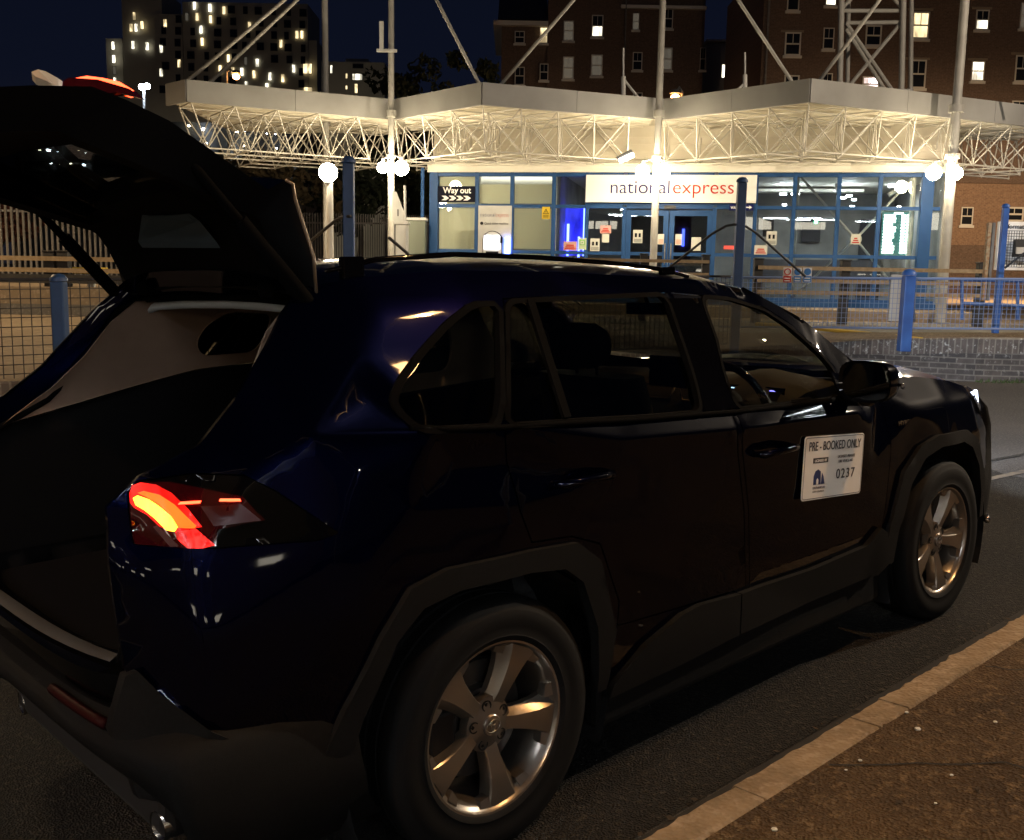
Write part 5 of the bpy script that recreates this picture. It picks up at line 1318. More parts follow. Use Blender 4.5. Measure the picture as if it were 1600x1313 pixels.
# doors
def grow(poly, d):
    """move an outline inward (d<0) or outward"""
    n = len(poly); A = sum(poly[i][0]*poly[(i+1) % n][1]-poly[(i+1) % n][0]*poly[i][1] for i in range(n)); sg = 1 if A > 0 else -1; o = []
    for i in range(n):
        a, b, c = Vector(poly[i-1]), Vector(poly[i]), Vector(poly[(i+1) % n]); t = ((b-a).normalized()+(c-b).normalized())
        if t.length < 1e-6: o.append(tuple(b)); continue
        t.normalize(); nn = Vector((t.y, -t.x))*sg; o.append(tuple(b+nn*d))
    return o
def door(name, out_, gl, handle_x):
    for sd in (-1, 1):
        d = panel(name, grow(out_, -.005), [gl], M_('paint'), car, s=.035, side=sd)
        panel('window', grow(gl, .008), [], M_('privacy_glass') if name == 'rear_door' else M_('car_glass'), d, off=-.014, side=sd, th=0, s=.07)
        panel('window_trim', grow(gl, .013), [grow(gl, -.002)], M_('trim_rubber'), d, off=.007, side=sd, s=.03, th=.025)
        hb = MB(); hx, hz = handle_x; yy = sd*(yf(hx, hz)+.0)
        pts = [(hx-.11, yy, hz), (hx-.10, yy+sd*.03, hz+.002), (hx-.05, yy+sd*.045, hz+.006), (hx+.05, yy+sd*.045, hz+.006), (hx+.10, yy+sd*.03, hz+.002), (hx+.12, yy, hz)]
        hb.path(pts, [.010, .013, .012, .012, .013, .010], 10); hb.build('handle', M_('paint'), d, smooth=True)
        if name == 'rear_door' and sd:
            a, b_ = SPS([(826, 470), (884, 655)]); bb = MB(); yy1, yy2 = sd*(yf(*a)-.003), sd*(yf(*b_)-.003)
            bb.add([(a[0]-.012, yy1, a[1]), (a[0]+.016, yy1, a[1]), (b_[0]+.016, yy2, b_[1]), (b_[0]-.012, yy2, b_[1])], [(0, 1, 2, 3)]); bb.build('window_divider', M_('trim_rubber'), d, solid=.012)
door('rear_door', rd_out, rd_glass, (.33, 1.005))
door('front_door', fd_out, fd_glass, (1.30, .958))
for sd in (-1, 1):
    panel('quarter_window', grow(q_glass, .008), [], M_('privacy_glass'), car, off=-.014, side=sd, th=0, s=.07)
    panel('quarter_trim', grow(q_glass, .013), [grow(q_glass, -.004)], M_('trim_rubber'), car, off=.007, side=sd, s=.03, th=.025)
    # matt black B pillar finish between the door windows
    bp_ = [SP(1044, 466), SP(1093, 466), SP(1107, 500), SP(1128, 580), SP(1149, 637), SP(1099, 642), SP(1087, 590), SP(1066, 530)]
    panel('pillar_trim', bp_, [], M_('gloss_black'), car, off=.005, side=sd, s=.035, th=.004)
    # belt line moulding
    bl = MB(); pts = [(x, sd*(yf(x, z)+.006), z) for x, z in [SP(*q) for q in ((640, 668), (700, 671), (780, 668), (888, 661), (1000, 655), (1096, 647), (1150, 643), (1230, 634), (1322, 622))]]
    bl.path(pts, .009, 6); bl.build('belt_moulding', M_('trim_rubber'), car, smooth=True)
# dark shell behind the shut lines
for sd in (-1, 1):
    panel('inner_shell', [(-.60, .50), (-.60, .98), (-.25, 1.12), (2.2, 1.05), (2.9, .93), (3.2, .60), (3.1, .45), (2.0, .40), (.5, .40)], [[(a, b) for a, b in arc(0, .50, -5, 185, 16)], [(a, b) for a, b in arc(2.69, .49, -5, 185, 16)]], M_('shut'), car, off=-.045, side=sd, s=.12, th=0)

# ---- wheel arch and sill cladding
for sd in (-1, 1):
    panel('arch_cladding', arch_o+[(-.52, .45), (-.468, .46), (-.445, .53), (-.345, .705), (-.265, .772), (-.15, .792), (.10, .785), (.235, .765), (.31, .71), (.385, .55), (.395, .44), (.40, .34)], [], M_('cladding'), car, off=.020, side=sd, s=.035, th=.035, sharp=50)
    panel('arch_cladding', fa_o+[(2.22, .36), (2.25, .50), (2.33, .68), (2.44, .775), (2.58, .805), (2.80, .80), (2.91, .76), (3.01, .66), (3.06, .52), (3.07, .40)], [], M_('cladding'), car, off=.018, side=sd, s=.035, th=.035, sharp=50)
    panel('sill_cladding', [(.46, .30), (.475, .345), (.62, .43), (.80, .487), (.90, .495), (1.125, .478), (1.125, .33), (.8, .31)], [], M_('cladding'), car, off=.022, side=sd, s=.05, th=.03, sharp=50)
    panel('sill_cladding', [(1.133, .33), (1.133, .478), (1.6, .463), (2.0, .475), (2.10, .53), (2.15, .50), (2.17, .36), (2.1, .33)], [], M_('cladding'), car, off=.022, side=sd, s=.05, th=.03, sharp=50)
    b = MB(); b.box(.44, 2.2, min(sd*.80, sd*.865), max(sd*.80, sd*.865), .19, .33); b.build('sill', M_('cladding'), car, bevel=.02)
    for cx in (0, 2.69):
        b = MB()
        def PP(i, j):
            a = math.radians(-25+230*i/24); return (cx+.475*math.cos(a), sd*(.885-.32*j), .36+(.475 if math.sin(a) < .7 else .455)*math.sin(a))
        b.grid(PP, 25, 2); b.add([PP(i, 1) for i in range(25)], [tuple(range(25))]); b.build('wheel_liner', M_('shut'), car)

# ---- roof, screen, bonnet : lofted across
def loft(name, st_, m, lo=-1, hi=1, nv=17, nu=6, parent=car, pw=2.2, smooth=True, skip=None):
    """st_: (xe, ze, xc, zc, ye or None)"""
    S = []
    for k in range(len(st_)-1):
        for i in range(nu):
            t = i/nu; S.append(tuple(a+(b_-a)*t for a, b_ in zip(st_[k], st_[k+1])))
    S.append(st_[-1])
    b = MB()
    def P(i, j):
        xe, ze, xc, zc, ye = S[i]; v = lo+(hi-lo)*j/(nv-1); w_ = 1-abs(v)**pw
        return (xe+(xc-xe)*w_, v*ye, ze+(zc-ze)*w_)
    b.grid(P, len(S), nv); o = b.build(name, m, parent, smooth=smooth, fix=True); 
    return o
E_ = lambda x, z, xc, zc: (x, z, xc, zc, yf(x, z))
loft('roof', [E_(-.36, 1.56, -.40, 1.612), E_(-.2, 1.585, -.2, 1.632), E_(.1, 1.60, .1, 1.645), E_(.5, 1.59, .5, 1.645), E_(.9, 1.57, .95, 1.632), E_(1.3, 1.545, 1.45, 1.595), E_(1.58, 1.505, 1.74, 1.54)], M_('paint'), pw=3)
ws = loft('windscreen', [E_(1.58, 1.500, 1.745, 1.535), E_(1.85, 1.382, 2.06, 1.37), E_(2.12, 1.188, 2.42, 1.135)], M_('screen_glass'))
for sd in (-1, 1):
    b = MB(); b.path([(1.56, sd*(yf(1.58, 1.505)-.01), 1.497), (1.85, sd*(yf(1.85, 1.385)-.012), 1.375), (2.13, sd*(yf(2.12, 1.19)-.012), 1.178)], .022, 8); b.build('windscreen_pillar', M_('gloss_black'), car, smooth=True)
loft('bonnet', [E_(2.2, 1.128, 2.48, 1.115), E_(2.3, 1.118, 2.6, 1.135), E_(2.6, 1.098, 2.8, 1.145), E_(3.0, 1.043, 3.15, 1.11), E_(3.22, .983, 3.40, 1.03), (3.30, .93, 3.50, .96, .70)], M_('paint'), pw=2.4)
loft('cowl', [(2.12, 1.17, 2.42, 1.11, .75), (2.21, 1.11, 2.50, 1.10, .77)], M_('shut'))
# front fascia
FR = [(3.32, .925, 3.51, .955, .70), (3.44, .86, 3.57, .86, .71), (3.51, .78, 3.61, .76, .70), (3.54, .66, 3.63, .64, .68), (3.54, .50, 3.63, .48, .66), (3.50, .34, 3.59, .30, .66), (3.40, .22, 3.50, .2, .62)]
loft('front_bumper', FR, M_('cladding'), pw=2.4, nu=4)
for sd in (-1, 1):
    b = MB()
    # corner wrap between wing and fascia
    rows = [((3.22, .985), (3.32, .925, .70)), ((3.32, .90), (3.44, .86, .71)), ((3.40, .78), (3.51, .78, .70)), ((3.38, .66), (3.54, .66, .68)), ((3.20, .55), (3.54, .50, .66)), ((3.15, .40), (3.50, .34, .66)), ((3.14, .25), (3.40, .22, .62))]
    n = 6
    def PW(i, j):
        (x0, z0), (x1, z1, y1) = rows[i]; y0 = yf(x0, z0)+.002; t = j/(n-1); bulge = math.sin(t*PI)*.05
        return (x0+(x1-x0)*t+bulge*.7, sd*(y0+(y1-y0)*t+bulge), z0+(z1-z0)*t)
    b.grid(PW, len(rows), n); b.build('bumper_corner', M_('cladding'), car, smooth=True)
# headlamps : on the wing front corner
for sd in (-1, 1):
    hl = MB(); P = [(3.13, 1.012), (3.30, .93), (3.42, .83), (3.40, .80), (3.30, .84), (3.16, .90), (3.06, .98)]
    o = panel('headlamp', P, [], M_('headlamp_lens'), car, off=.012, side=sd, s=.03, th=.02)
    b = MB(); q = [(3.16, .985), (3.29, .915), (3.395, .835)]
    b.path([(x, sd*(yf(x, z)+.020), z) for x, z in q], .010, 8); b.build('running_light', M_('drl'), o, smooth=True)
    b = MB(); b.ball((3.26, sd*(yf(3.26, .90)+.0), .895), .035, 12); b.build('reflector', M_('chrome'), o, smooth=True)
    b = MB(); b.box(3.52, 3.56, min(sd*.42, sd*.66), max(sd*.42, sd*.66), .82, .90); b.build('headlamp_front', M_('drl'), o)
b = MB(); b.box(3.595, 3.635, -.45, .45, .45, .78); b.build('grille', M_('gloss_black'), car, bevel=.02)
# silver lower corner garnish seen under the bumper edge
for sd in (-1, 1):
    b = MB(); b.path([(3.20, sd*.885, .36), (3.33, sd*.83, .345), (3.44, sd*.72, .36)], .016, 6); b.build('lower_garnish', M_('chrome'), car, smooth=True)
# hybrid badge on wing (small chrome letters)
a = SP(1402, 664); bd_ = MB()
tt = text('HYBRID', .028, M_('chrome'), car, 'wing_badge', (a[0], -(yf(*a)+.004), a[1]-.005), depth=.004, fitw=.13)
# sharkfin/rails
for sd in (-1, 1):
    rt = MB(); pts = [(-.28, 1.602), (-.12, 1.632), (.15, 1.645), (.5, 1.634), (.85, 1.613), (1.1, 1.590), (1.24, 1.562)]
    rt.path([(x, sd*.585, z) for x, z in pts], [.006]+[.0075]*5+[.006], 8); r_ = rt.build('roof_rail', M_('gloss_black'), car, smooth=True)
    for x in (-.20, 1.12):
        f = MB(); f.box(x-.035, x+.035, min(sd*.573, sd*.597), max(sd*.573, sd*.597), 1.57, 1.64 if x < 1 else 1.598); f.build('rail_foot', M_('gloss_black'), r_, bevel=.006)

# ---- door mirror (near side and far side)
for sd in (-1, 1):
    b = MB(); c = Vector((1.815, sd*1.00, 1.165)); prof = []
    for i in range(9):
        t = i/8; xo = -.055+.16*t; k = (1-(t*1.0)**2.4)**.5 if t < 1 else .02
        ring = []
        for j in range(20):
            a = 2*PI*j/20; ca, sa = math.cos(a), math.sin(a); e_ = .62
            ring.append((c.x+xo, c.y+.105*k*math.copysign(abs(ca)**e_, ca)*1.0, c.z+.078*k*math.copysign(abs(sa)**e_, sa)))
        prof.append(ring)
    b.grid(lambda i, j: prof[i][j], 9, 20, True); b.add(prof[-1], [tuple(range(20))])
    mo = b.build('door_mirror', M_('paint'), car, smooth=True)
    g = MB(); ring = [(p[0]+.010, c.y+(p[1]-c.y)*.90, c.z+(p[2]-c.z)*.88) for p in prof[0]]; g.add(ring, [tuple(range(20))]); g.build('mirror_glass', mat('mirror_glass', (.5, .52, .5), .03, 1.0), mo)
    g = MB(); g.grid(lambda i, j: prof[0][j] if i == 0 else ring[j], 2, 20, True); g.build('mirror_surround', M_('gloss_black'), mo, smooth=True)
    g = MB(); g.path([(1.84, sd*.86, 1.09), (1.84, sd*.93, 1.09), (1.83, sd*.99, 1.10)], [.035, .03, .035], 8); g.build('mirror_arm', M_('gloss_black'), mo, smooth=True)
    ind = MB(); ind.path([(1.885, sd*1.06, 1.15), (1.86, sd*1.10, 1.15), (1.80, sd*1.13, 1.15)], .008, 6); ind.build('indicator', M_('headlamp_lens'), mo, smooth=True)
    sail = panel('mirror_base', SPS([(1296, 580), (1312, 585), (1326, 616), (1312, 622)]), [], M_('gloss_black'), car, off=.008, side=sd, th=.01)

# ---- rear lamps on the body
lamp_lens = SPS([(208, 849), (201, 800), (200, 770), (217, 752), (262, 752), (330, 766), (376, 775), (398, 800), (412, 812), (336, 826), (334, 852), (300, 856)])
def rear_lamp(sd):
    t_ = panel('tail_lamp', grow(lamp_trim, -.003), [], M_('gloss_black'), car, off=.004, side=sd, s=.02, th=.03)
    panel('lens', lamp_lens, [], M_('lens_red'), t_, off=.010, side=sd, s=.018, th=.005)
    panel('light_bar', SPS([(204, 777), (211, 773), (228, 779), (246, 791), (263, 806), (273, 822), (268, 829), (256, 827), (238, 809), (222, 796), (208, 788)]), [], M_('lamp_core'), t_, off=.015, side=sd, s=.010, th=.003)
    panel('amber_strip', SPS([(211, 769), (221, 766), (245, 772), (268, 787), (288, 807), (302, 820), (299, 824), (274, 823), (263, 804), (245, 788), (226, 776)]), [], M_('lamp_amber'), t_, off=.0155, side=sd, s=.010, th=.003)
    panel('reflector', SPS([(270, 829), (302, 825), (331, 850), (312, 855), (288, 855), (272, 840)]), [], M_('lens_sparkle'), t_, off=.0145, side=sd, s=.012, th=.003)
    panel('outer_glow', SPS([(199, 770), (203, 758), (216, 753), (240, 756), (264, 769), (290, 794), (312, 822), (268, 829), (246, 822), (226, 803), (206, 792), (200, 784)]), [], M_('lens_glow'), t_, off=.0125, side=sd, s=.015, th=.002)
    panel('inner_edge', SPS([(236, 822), (242, 820), (276, 852), (262, 853)]), [], M_('lens_edge'), t_, off=.0135, side=sd, s=.02, th=.002)
    panel('light_line', SPS([(274, 787), (278, 783), (310, 781), (308, 785)]), [], M_('lamp_line'), t_, off=.0145, side=sd, s=.02, th=.002)
    panel('light_line', SPS([(338, 782), (340, 778), (370, 778), (372, 782)]), [], M_('lamp_line'), t_, off=.0145, side=sd, s=.02, th=.002)
    panel('side_reflector', SPS([(310, 790), (372, 786), (404, 812), (330, 821)]), [], M_('lens_dim'), t_, off=.0125, side=sd, s=.03, th=.002)
rear_lamp(-1); rear_lamp(1)

# ---- tailgate opening surround
OO = [(-.36, .585, 1.56), (-.43, .61, 1.50), (-.50, .645, 1.42), (-.60, .675, 1.31), (-.72, .715, 1.215), (-.86, .725, 1.165), (-.925, .70, 1.10), (-.935, .72, 1.0), (-.935, .725, .90), (-.93, .73, .74)]
for i, p in enumerate(OO): OO[i] = (p[0], yf(p[0], p[2]), p[2])
II = [(-.31, .50, 1.520), (-.38, .57, 1.485), (-.42, .59, 1.41), (-.52, .605, 1.29), (-.62, .61, 1.20), (-.79, .60, 1.12), (-.84, .61, 1.06), (-.85, .62, .98), (-.87, .63, .85), (-.90, .60, .72)]
sr = MB()
for sd in (-1, 1):
    def PS(i, j):
        o_, n_ = Vector(OO[i]), Vector(II[i]); t = j/4; v = o_+(n_-o_)*t; v.x += .03*math.sin(t*PI)*(1 if t > .3 else .3); return (v.x, v.y*sd, v.z)
    sr.grid(PS, 10, 5)
def PH(i, j):
    v = -1+2*i/12; t = j/3; w_ = 1-abs(v)**3; a = Vector((-.36-.04*w_, v*yf(-.36, 1.56), 1.56+.052*w_)); c = Vector((-.30+.02*w_, v*.50, 1.52+.012*w_)); return tuple(a+(c-a)*t)
sr.grid(PH, 13, 4)
sr.build('tailgate_surround', M_('paint'), car, smooth=True)
lower = [(-.91, .50, .675), (-.93, .30, .645), (-.94, 0, .635)]
ring = [Vector((p[0]+.01, -p[1], p[2])) for p in II]; low = [Vector((p[0]+.01, -p[1], p[2])) for p in lower]
top_mid = [Vector((-.29, -.25, 1.529)), Vector((-.28, 0, 1.532))]
half = top_mid[::-1][:1]+[top_mid[0]]+ring+low
full = half+[Vector((p.x, -p.y, p.z)) for p in half[::-1][1:]]
b = MB(); b.path(full, .011, 8); b.build('door_seal', M_('trim_rubber'), car, smooth=True)
b = MB(); b.path([Vector((p.x+.035, p.y*.985, p.z-.022)) for p in [Vector((-.44, -.60, 1.36))]+ring[2::-1]+[top_mid[0], top_mid[1], Vector((-.29, .25, 1.529))]+[Vector((p.x, -p.y, p.z)) for p in ring[:3]]+[Vector((-.44, .60, 1.36))]], .016, 8); b.build('header_trim', M_('headliner'), car, smooth=True)

# ---- rear bumper
def bump(name, rows, m, cen=None, y0=0.93, nv=41, par=car, lo=-1, hi=1, jx=None):
    b = MB()
    def P(i, j):
        z, ins_, yy = rows[i]; v = lo+(hi-lo)*j/(nv-1); av = abs(v)
        # plan curve of the corner
        t = av; y = yy*math.sin(min(1, t/.80)*PI/2)**.92 if t < .80 else yy
        if t < .80: x = -.985+.0+.13*(t/.80)**3.2
        else: x = -.855+(t-.80)/.20*.42
        if cen: ins_ += cen[i]*max(0, 1-(av/.72)**4)
        return (x+ins_, math.copysign(y, v), z)
    b.grid(P, len(rows), nv); return b.build(name, m, par, smooth=50)
bump('rear_bumper', [(.72, .08, .60), (.715, .035, .64), (.70, .01, .67), (.66, .015, .69), (.62, .035, .72), (.56, .06, .76), (.50, .08, .78)], M_('gloss_black'))
bump('bumper_cladding', [(.615, .055, .81), (.59, .02, .85), (.575, -.004, .872), (.55, -.012, .888), (.50, -.012, .90), (.44, -.010, .91), (.38, .004, .905), (.32, .02, .89), (.26, .06, .86), (.20, .14, .80)], M_('cladding'), cen=[0, 0, 0, .004, .035, .09, .14, .19, .24, .28])
# raised corner fins of the cladding
for sd in (-1, 1):
    P = [(-.935, .735), (-.915, .745), (-.88, .69), (-.80, .60), (-.70, .53), (-.56, .475), (-.49, .44), (-.50, .36), (-.70, .40), (-.93, .45), (-.96, .60)]
    panel('bumper_fin', P, [], M_('cladding'), car, off=.020, side=sd, s=.03, th=.03, sharp=60)
for sd in (-1, 1):
    b = MB(); pts = []
    for k in range(8):
        y = .36+.30*k/7; t = (y/.87); tt = math.asin(min(.999, t**(1/.92)))/(PI/2); x = -.985+.13*tt**3.2+.018; pts.append((x-.006, sd*y, .603))
    b.path(pts, .013, 6); b.build('rear_reflector', mat('reflector_red', (.02, .002, .002), .6, spec=.1), car, smooth=True)
b = MB()
def PL(i, j): 
    v = -1+2*i/14; return [(-.965+.05*abs(v)**3, v*.60, .722), (-.935+.04*abs(v)**3, v*.60, .735-.0*abs(v)), (-.90, v*.585, .665+.05*abs(v)**4), (-.86, v*.57, .645)][j]
b.grid(PL, 15, 4); b.build('loading_sill', M_('cabin_grey'), car, smooth=True)
for sd in (-1, 1):
    b = MB(); b.tube((-.55, sd*.50, .245), (-.80, sd*.52, .235), .036, 16, .040, caps=False); b.build('exhaust_tip', M_('chrome'), car, smooth=True, solid=.004)
# underside
b = MB(); b.box(-.80, 3.35, -.56, .56, .20, .36); b.build('underbody', M_('shut'), car, bevel=.03)

# ---- tailgate, raised
HX, HZ = -.33, 1.565; TH = math.radians(-73)
def G(x, y, z):
    dx, dz = x-HX, z-HZ; return (HX+dx*math.cos(TH)-dz*math.sin(TH), y, HZ+dx*math.sin(TH)+dz*math.cos(TH))
OUT = [(-.29, 1.560, .60), (-.40, 1.590, .60), (-.55, 1.597, .585), (-.585, 1.600, .59), (-.60, 1.585, .59), (-.59, 1.535, .58), (-.70, 1.42, .61), (-.80, 1.315, .64), (-.86, 1.225, .665), (-.90, 1.15, .69), (-.925, 1.03, .695), (-.945, .90, .69), (-.955, .78, .67), (-.955, .70, .62), (-.93, .655, .55)]
INN = [(-.36, 1.535, .50), (-.40, 1.53, .51), (-.47, 1.525, .52), (-.52, 1.515, .53), (-.54, 1.50, .53), (-.555, 1.475, .53), (-.645, 1.35, .57), (-.745, 1.205, .60), (-.795, 1.125, .62), (-.83, 1.08, .62), (-.85, 1.00, .625), (-.865, .88, .62), (-.875, .77, .60), (-.885, .70, .55), (-.90, .66, .50)]
GV = [-1, -.93, -.86, -.78, -.6, -.4, -.2, 0, .2, .4, .6, .78, .86, .93, 1]
def gate_grid(PR, m, name, par, bulge, hole=True, rng=None):
    b = MB(); n = len(GV)
    vs = []
    for (x, z, hw) in PR:
        for v in GV:
            w_ = 1-abs(v)**2.5; vs.append(G(x-bulge*w_, v*hw, z+bulge*.25*w_))
    fs = []
    for i in range(len(PR)-1):
        for j in range(n-1):
            if hole and 5 <= i <= 7 and 2 <= j <= n-4: continue
            fs.append((i*n+j, i*n+j+1, (i+1)*n+j+1, (i+1)*n+j))
    b.add(vs, fs); return b.build(name, m, par, smooth=40)
tg = gate_grid(OUT, M_('paint'), 'tailgate', car, .035)
gate_grid(INN, M_('cabin_dark'), 'inner_trim', tg, .02)
b = MB(); n = len(OUT)
for v in (-1, 1): b.add([G(x, v*h, z) for x, z, h in OUT]+[G(x, v*h, z) for x, z, h in INN], [(i, i+1, n+i+1, n+i) for i in range(n-1)])
for v in (-1, 1):
    b2 = MB(); b2.path([Vector(G(x, v*(h+.004), z)) for x, z, h in OUT[0:5]], .0045, 8); b2.build('edge_highlight', M_('satin_chrome'), tg, smooth=True)  # chrome strip added as the bright highlight along the gate's paint edge
# closing faces round the window and along both ends
for i in (5, 8): b.add([G(OUT[i][0]-.035*(1-abs(v)**2.5), v*OUT[i][2], OUT[i][1]) for v in GV]+[G(INN[i][0]-.02*(1-abs(v)**2.5), v*INN[i][2], INN[i][1]) for v in GV], [(k, k+1, 15+k+1, 15+k) for k in range(14)])
for i in (0, n-1): b.add([G(OUT[i][0]-.035*(1-abs(v)**2.5), v*OUT[i][2], OUT[i][1]+.009*(1-abs(v)**2.5)) for v in GV]+[G(INN[i][0]-.02*(1-abs(v)**2.5), v*INN[i][2], INN[i][1]) for v in GV], [(k, k+1, 15+k+1, 15+k) for k in range(14)])
b.build('tailgate_edge', M_('cabin_dark'), tg, smooth=40)
b = MB(); gi = [5, 6, 7, 8]; gv = GV[2:-2]
b.add([G(OUT[i][0]+.004-.035*(1-abs(v)**2.5), v*OUT[i][2], OUT[i][1]) for i in gi for v in gv], [(i*len(gv)+j, i*len(gv)+j+1, (i+1)*len(gv)+j+1, (i+1)*len(gv)+j) for i in range(3) for j in range(len(gv)-1)])
b.build('rear_window', M_('privacy_glass_light') if 'privacy_glass_light' in MATS else glass_mat('privacy_glass_light', (.30, .32, .30), .9), tg, smooth=True)
# pale panel shaped as a light reflection on the inside, lamps at the outer corners
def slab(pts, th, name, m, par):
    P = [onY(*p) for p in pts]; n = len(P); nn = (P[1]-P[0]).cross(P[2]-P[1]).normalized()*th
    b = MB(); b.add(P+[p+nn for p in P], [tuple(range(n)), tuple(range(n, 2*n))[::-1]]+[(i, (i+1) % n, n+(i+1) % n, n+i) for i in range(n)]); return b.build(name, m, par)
slab([(222, 333, .06), (240, 325, .03), (285, 325, -.17), (312, 346, -.22), (338, 378, -.29), (216, 378, .03)], .02, 'reflection_panel', mat('reflection_grey', (.09, .12, .14), .7), tg)
for sd in (-1, 1):
    Y = lambda pts: [(a, b_, y) for a, b_, y in pts]
    def mk(pts, th, name, m, par):
        P = [onY(*p) for p in pts]
        if sd > 0: P = [Vector((p.x, -p.y, p.z)) for p in P]
        n = len(P); nn = (P[1]-P[0]).cross(P[-1]-P[0]).normalized()*th
        b = MB(); b.add([p-nn for p in P]+[p+nn for p in P], [tuple(range(n)), tuple(range(n, 2*n))[::-1]]+[(i, (i+1) % n, n+(i+1) % n, n+i) for i in range(n)]); return b.build(name, m, par)
    gl_ = mk([(104, 150, -.50), (106, 130, -.50), (116, 124, -.50), (160, 127, -.57), (205, 140, -.65), (219, 154, -.68), (190, 147, -.66), (150, 151, -.60), (115, 160, -.53)], .012, 'gate_lamp', M_('lens_red'), tg)
    b = MB(); pp = [onY(*p) for p in ((116, 126, -.49), (135, 126, -.52), (160, 130, -.56), (185, 136, -.61), (206, 147, -.65))]; pp = [Vector((p.x, p.y if sd < 0 else -p.y, p.z)) for p in pp]
    b.path(pp, [.005, .010, .011, .011, .009], 8); b.build('light_strip', M_('lamp_line'), gl_, smooth=True)
    b = MB(); pp = [onY(*p) for p in ((178, 136, -.595), (190, 143, -.615), (200, 146, -.635))]; pp = [Vector((p.x, p.y if sd < 0 else -p.y, p.z)) for p in pp]
    b.path(pp, .008, 8); b.build('light_bar', M_('lamp_amber'), gl_, smooth=True)
    mk([(50, 119, -.43), (60, 115, -.43), (72, 118, -.45), (90, 128, -.48), (106, 139, -.50), (104, 158, -.50), (96, 150, -.49), (76, 134, -.46), (56, 126, -.44)], .012, 'reversing_lens', mat('lens_clear', (.50, .42, .30), .3), tg)
b = MB(); b.path([G(-.965, 0, 1.155), G(-.975, .06, 1.20), G(-.93, .42, 1.25)], .009, 6); b.build('wiper', M_('trim_rubber'), tg, smooth=True)
for sd in (-1, 1):
    b = MB(); a = Vector((-.30, sd*.605, 1.485)); c = Vector(G(-.80, sd*.60, 1.20)); a = Vector((-.30, sd*.60, 1.47)); c = Vector((-.66, sd*.585, 1.885))
    b.tube(a, a+(c-a)*.62, .021, 12); b.tube(a+(c-a)*.62, c, .013, 10); b.build('tailgate_strut', M_('trim_rubber'), car, smooth=40)
    b = MB(); b.box(-.36, -.26, min(sd*.36, sd*.44), max(sd*.36, sd*.44), 1.535, 1.59); b.build('hinge', M_('trim_rubber'), car, bevel=.01)
# spoiler brake light
b = MB(); b.path([G(-.665, -.2, 1.56), G(-.67, 0, 1.56), G(-.665, .2, 1.56)], .008, 6); b.build('high_brake_light', M_('lens_red'), tg, smooth=True)

# ---- cabin
yl = lambda x, z: .665-.42*max(0, z-1.22)
for sd in (-1, 1):
    cutw = [(-.08, 1.31), (-.11, 1.36), (-.08, 1.42), (.0, 1.465), (.18, 1.45), (.17, 1.38), (.13, 1.31)]
    panel('upper_trim', [(-.76, 1.135), (-.60, 1.24), (-.50, 1.34), (-.42, 1.45), (-.34, 1.515), (.30, 1.52), (.36, 1.28), (-.1, 1.262)], [rnd(cutw)], M_('cabin_beige'), car, fy=lambda x, z: yl(x, z)-.05-.03*max(0, (-x-.3)), side=sd, s=.05, th=.01)
    panel('cargo_trim', [(-.88, .62), (-.83, 1.02), (-.76, 1.13), (-.1, 1.258), (.40, 1.276), (.40, .60)], [], M_('cabin_dark'), car, fy=lambda x, z: .605+.0*x, side=sd, s=.1, th=.01)
    b = MB(); b.box(.42, 2.1, min(sd*.78, sd*.82), max(sd*.78, sd*.82), .40, 1.06); b.build('door_lining', M_('cabin_dark'), car)
b = MB(); b.box(-.88, .40, -.60, .60, .60, .665); b.box(.40, 2.4, -.78, .78, .34, .40); b.build('cabin_floor', M_('cabin_dark'), car)
loft('headliner_panel', [(-.30, 1.522, -.29, 1.535, .52), (.3, 1.53, .3, 1.575, .60), (.9, 1.52, .95, 1.565, .60), (1.3, 1.50, 1.45, 1.535, .59), (1.55, 1.47, 1.68, 1.50, .57)], M_('cabin_grey'), pw=3, nu=2)
def seat(x, y, wd, hb, par, hr=True):
    t = MB()
    def PB(i, j):
        k = i/7; a = 2*PI*j/16; z = .60+hb*k; sh = 1-.12*k**3; rx, ry = .075, wd/2*sh; ca, sa = math.cos(a), math.sin(a)
        return (x-.16*k+rx*math.copysign(abs(ca)**.6, ca), y+ry*math.copysign(abs(sa)**.4, sa), z)
    t.grid(PB, 8, 16, True); t.add([PB(7, j) for j in range(16)], [tuple(range(16))])
    o = t.build('seat', M_('seat_cloth'), par, smooth=60)
    c = MB(); c.box(x-.05, x+.48, y-wd/2, y+wd/2, .48, .64); c.build('seat_cushion', M_('seat_cloth'), o, bevel=.05)
    if hr:
        for yy in ([y] if wd < .7 else [y-.42, y, y+.42]):
            h = MB(); hz = .60+hb+.10
            def PQ(i, j):
                k = i/6; a = 2*PI*j/14; s_ = math.sin(math.acos(2*k-1)) if 0 < k < 1 else .05; s_ = max(.25, s_)**.6
                ca, sa = math.cos(a), math.sin(a); return (x-.19+.05*s_*ca, yy+.125*s_*math.copysign(abs(sa)**.6, sa), hz-.075+.16*k)
            h.grid(PQ, 7, 14, True); h.add([PQ(0, j) for j in range(14)], [tuple(range(14))]); h.add([PQ(6, j) for j in range(14)], [tuple(range(14))])
            h.tube((x-.17, yy-.05, hz-.12), (x-.18, yy-.05, hz-.05), .007, 6); h.tube((x-.17, yy+.05, hz-.12), (x-.18, yy+.05, hz-.05), .007, 6)
            h.build('headrest', M_('seat_cloth'), o, smooth=60)
    return o
seat(.38, 0, 1.24, .58, car)
seat(1.12, -.36, .52, .62, car); seat(1.12, .36, .52, .62, car)
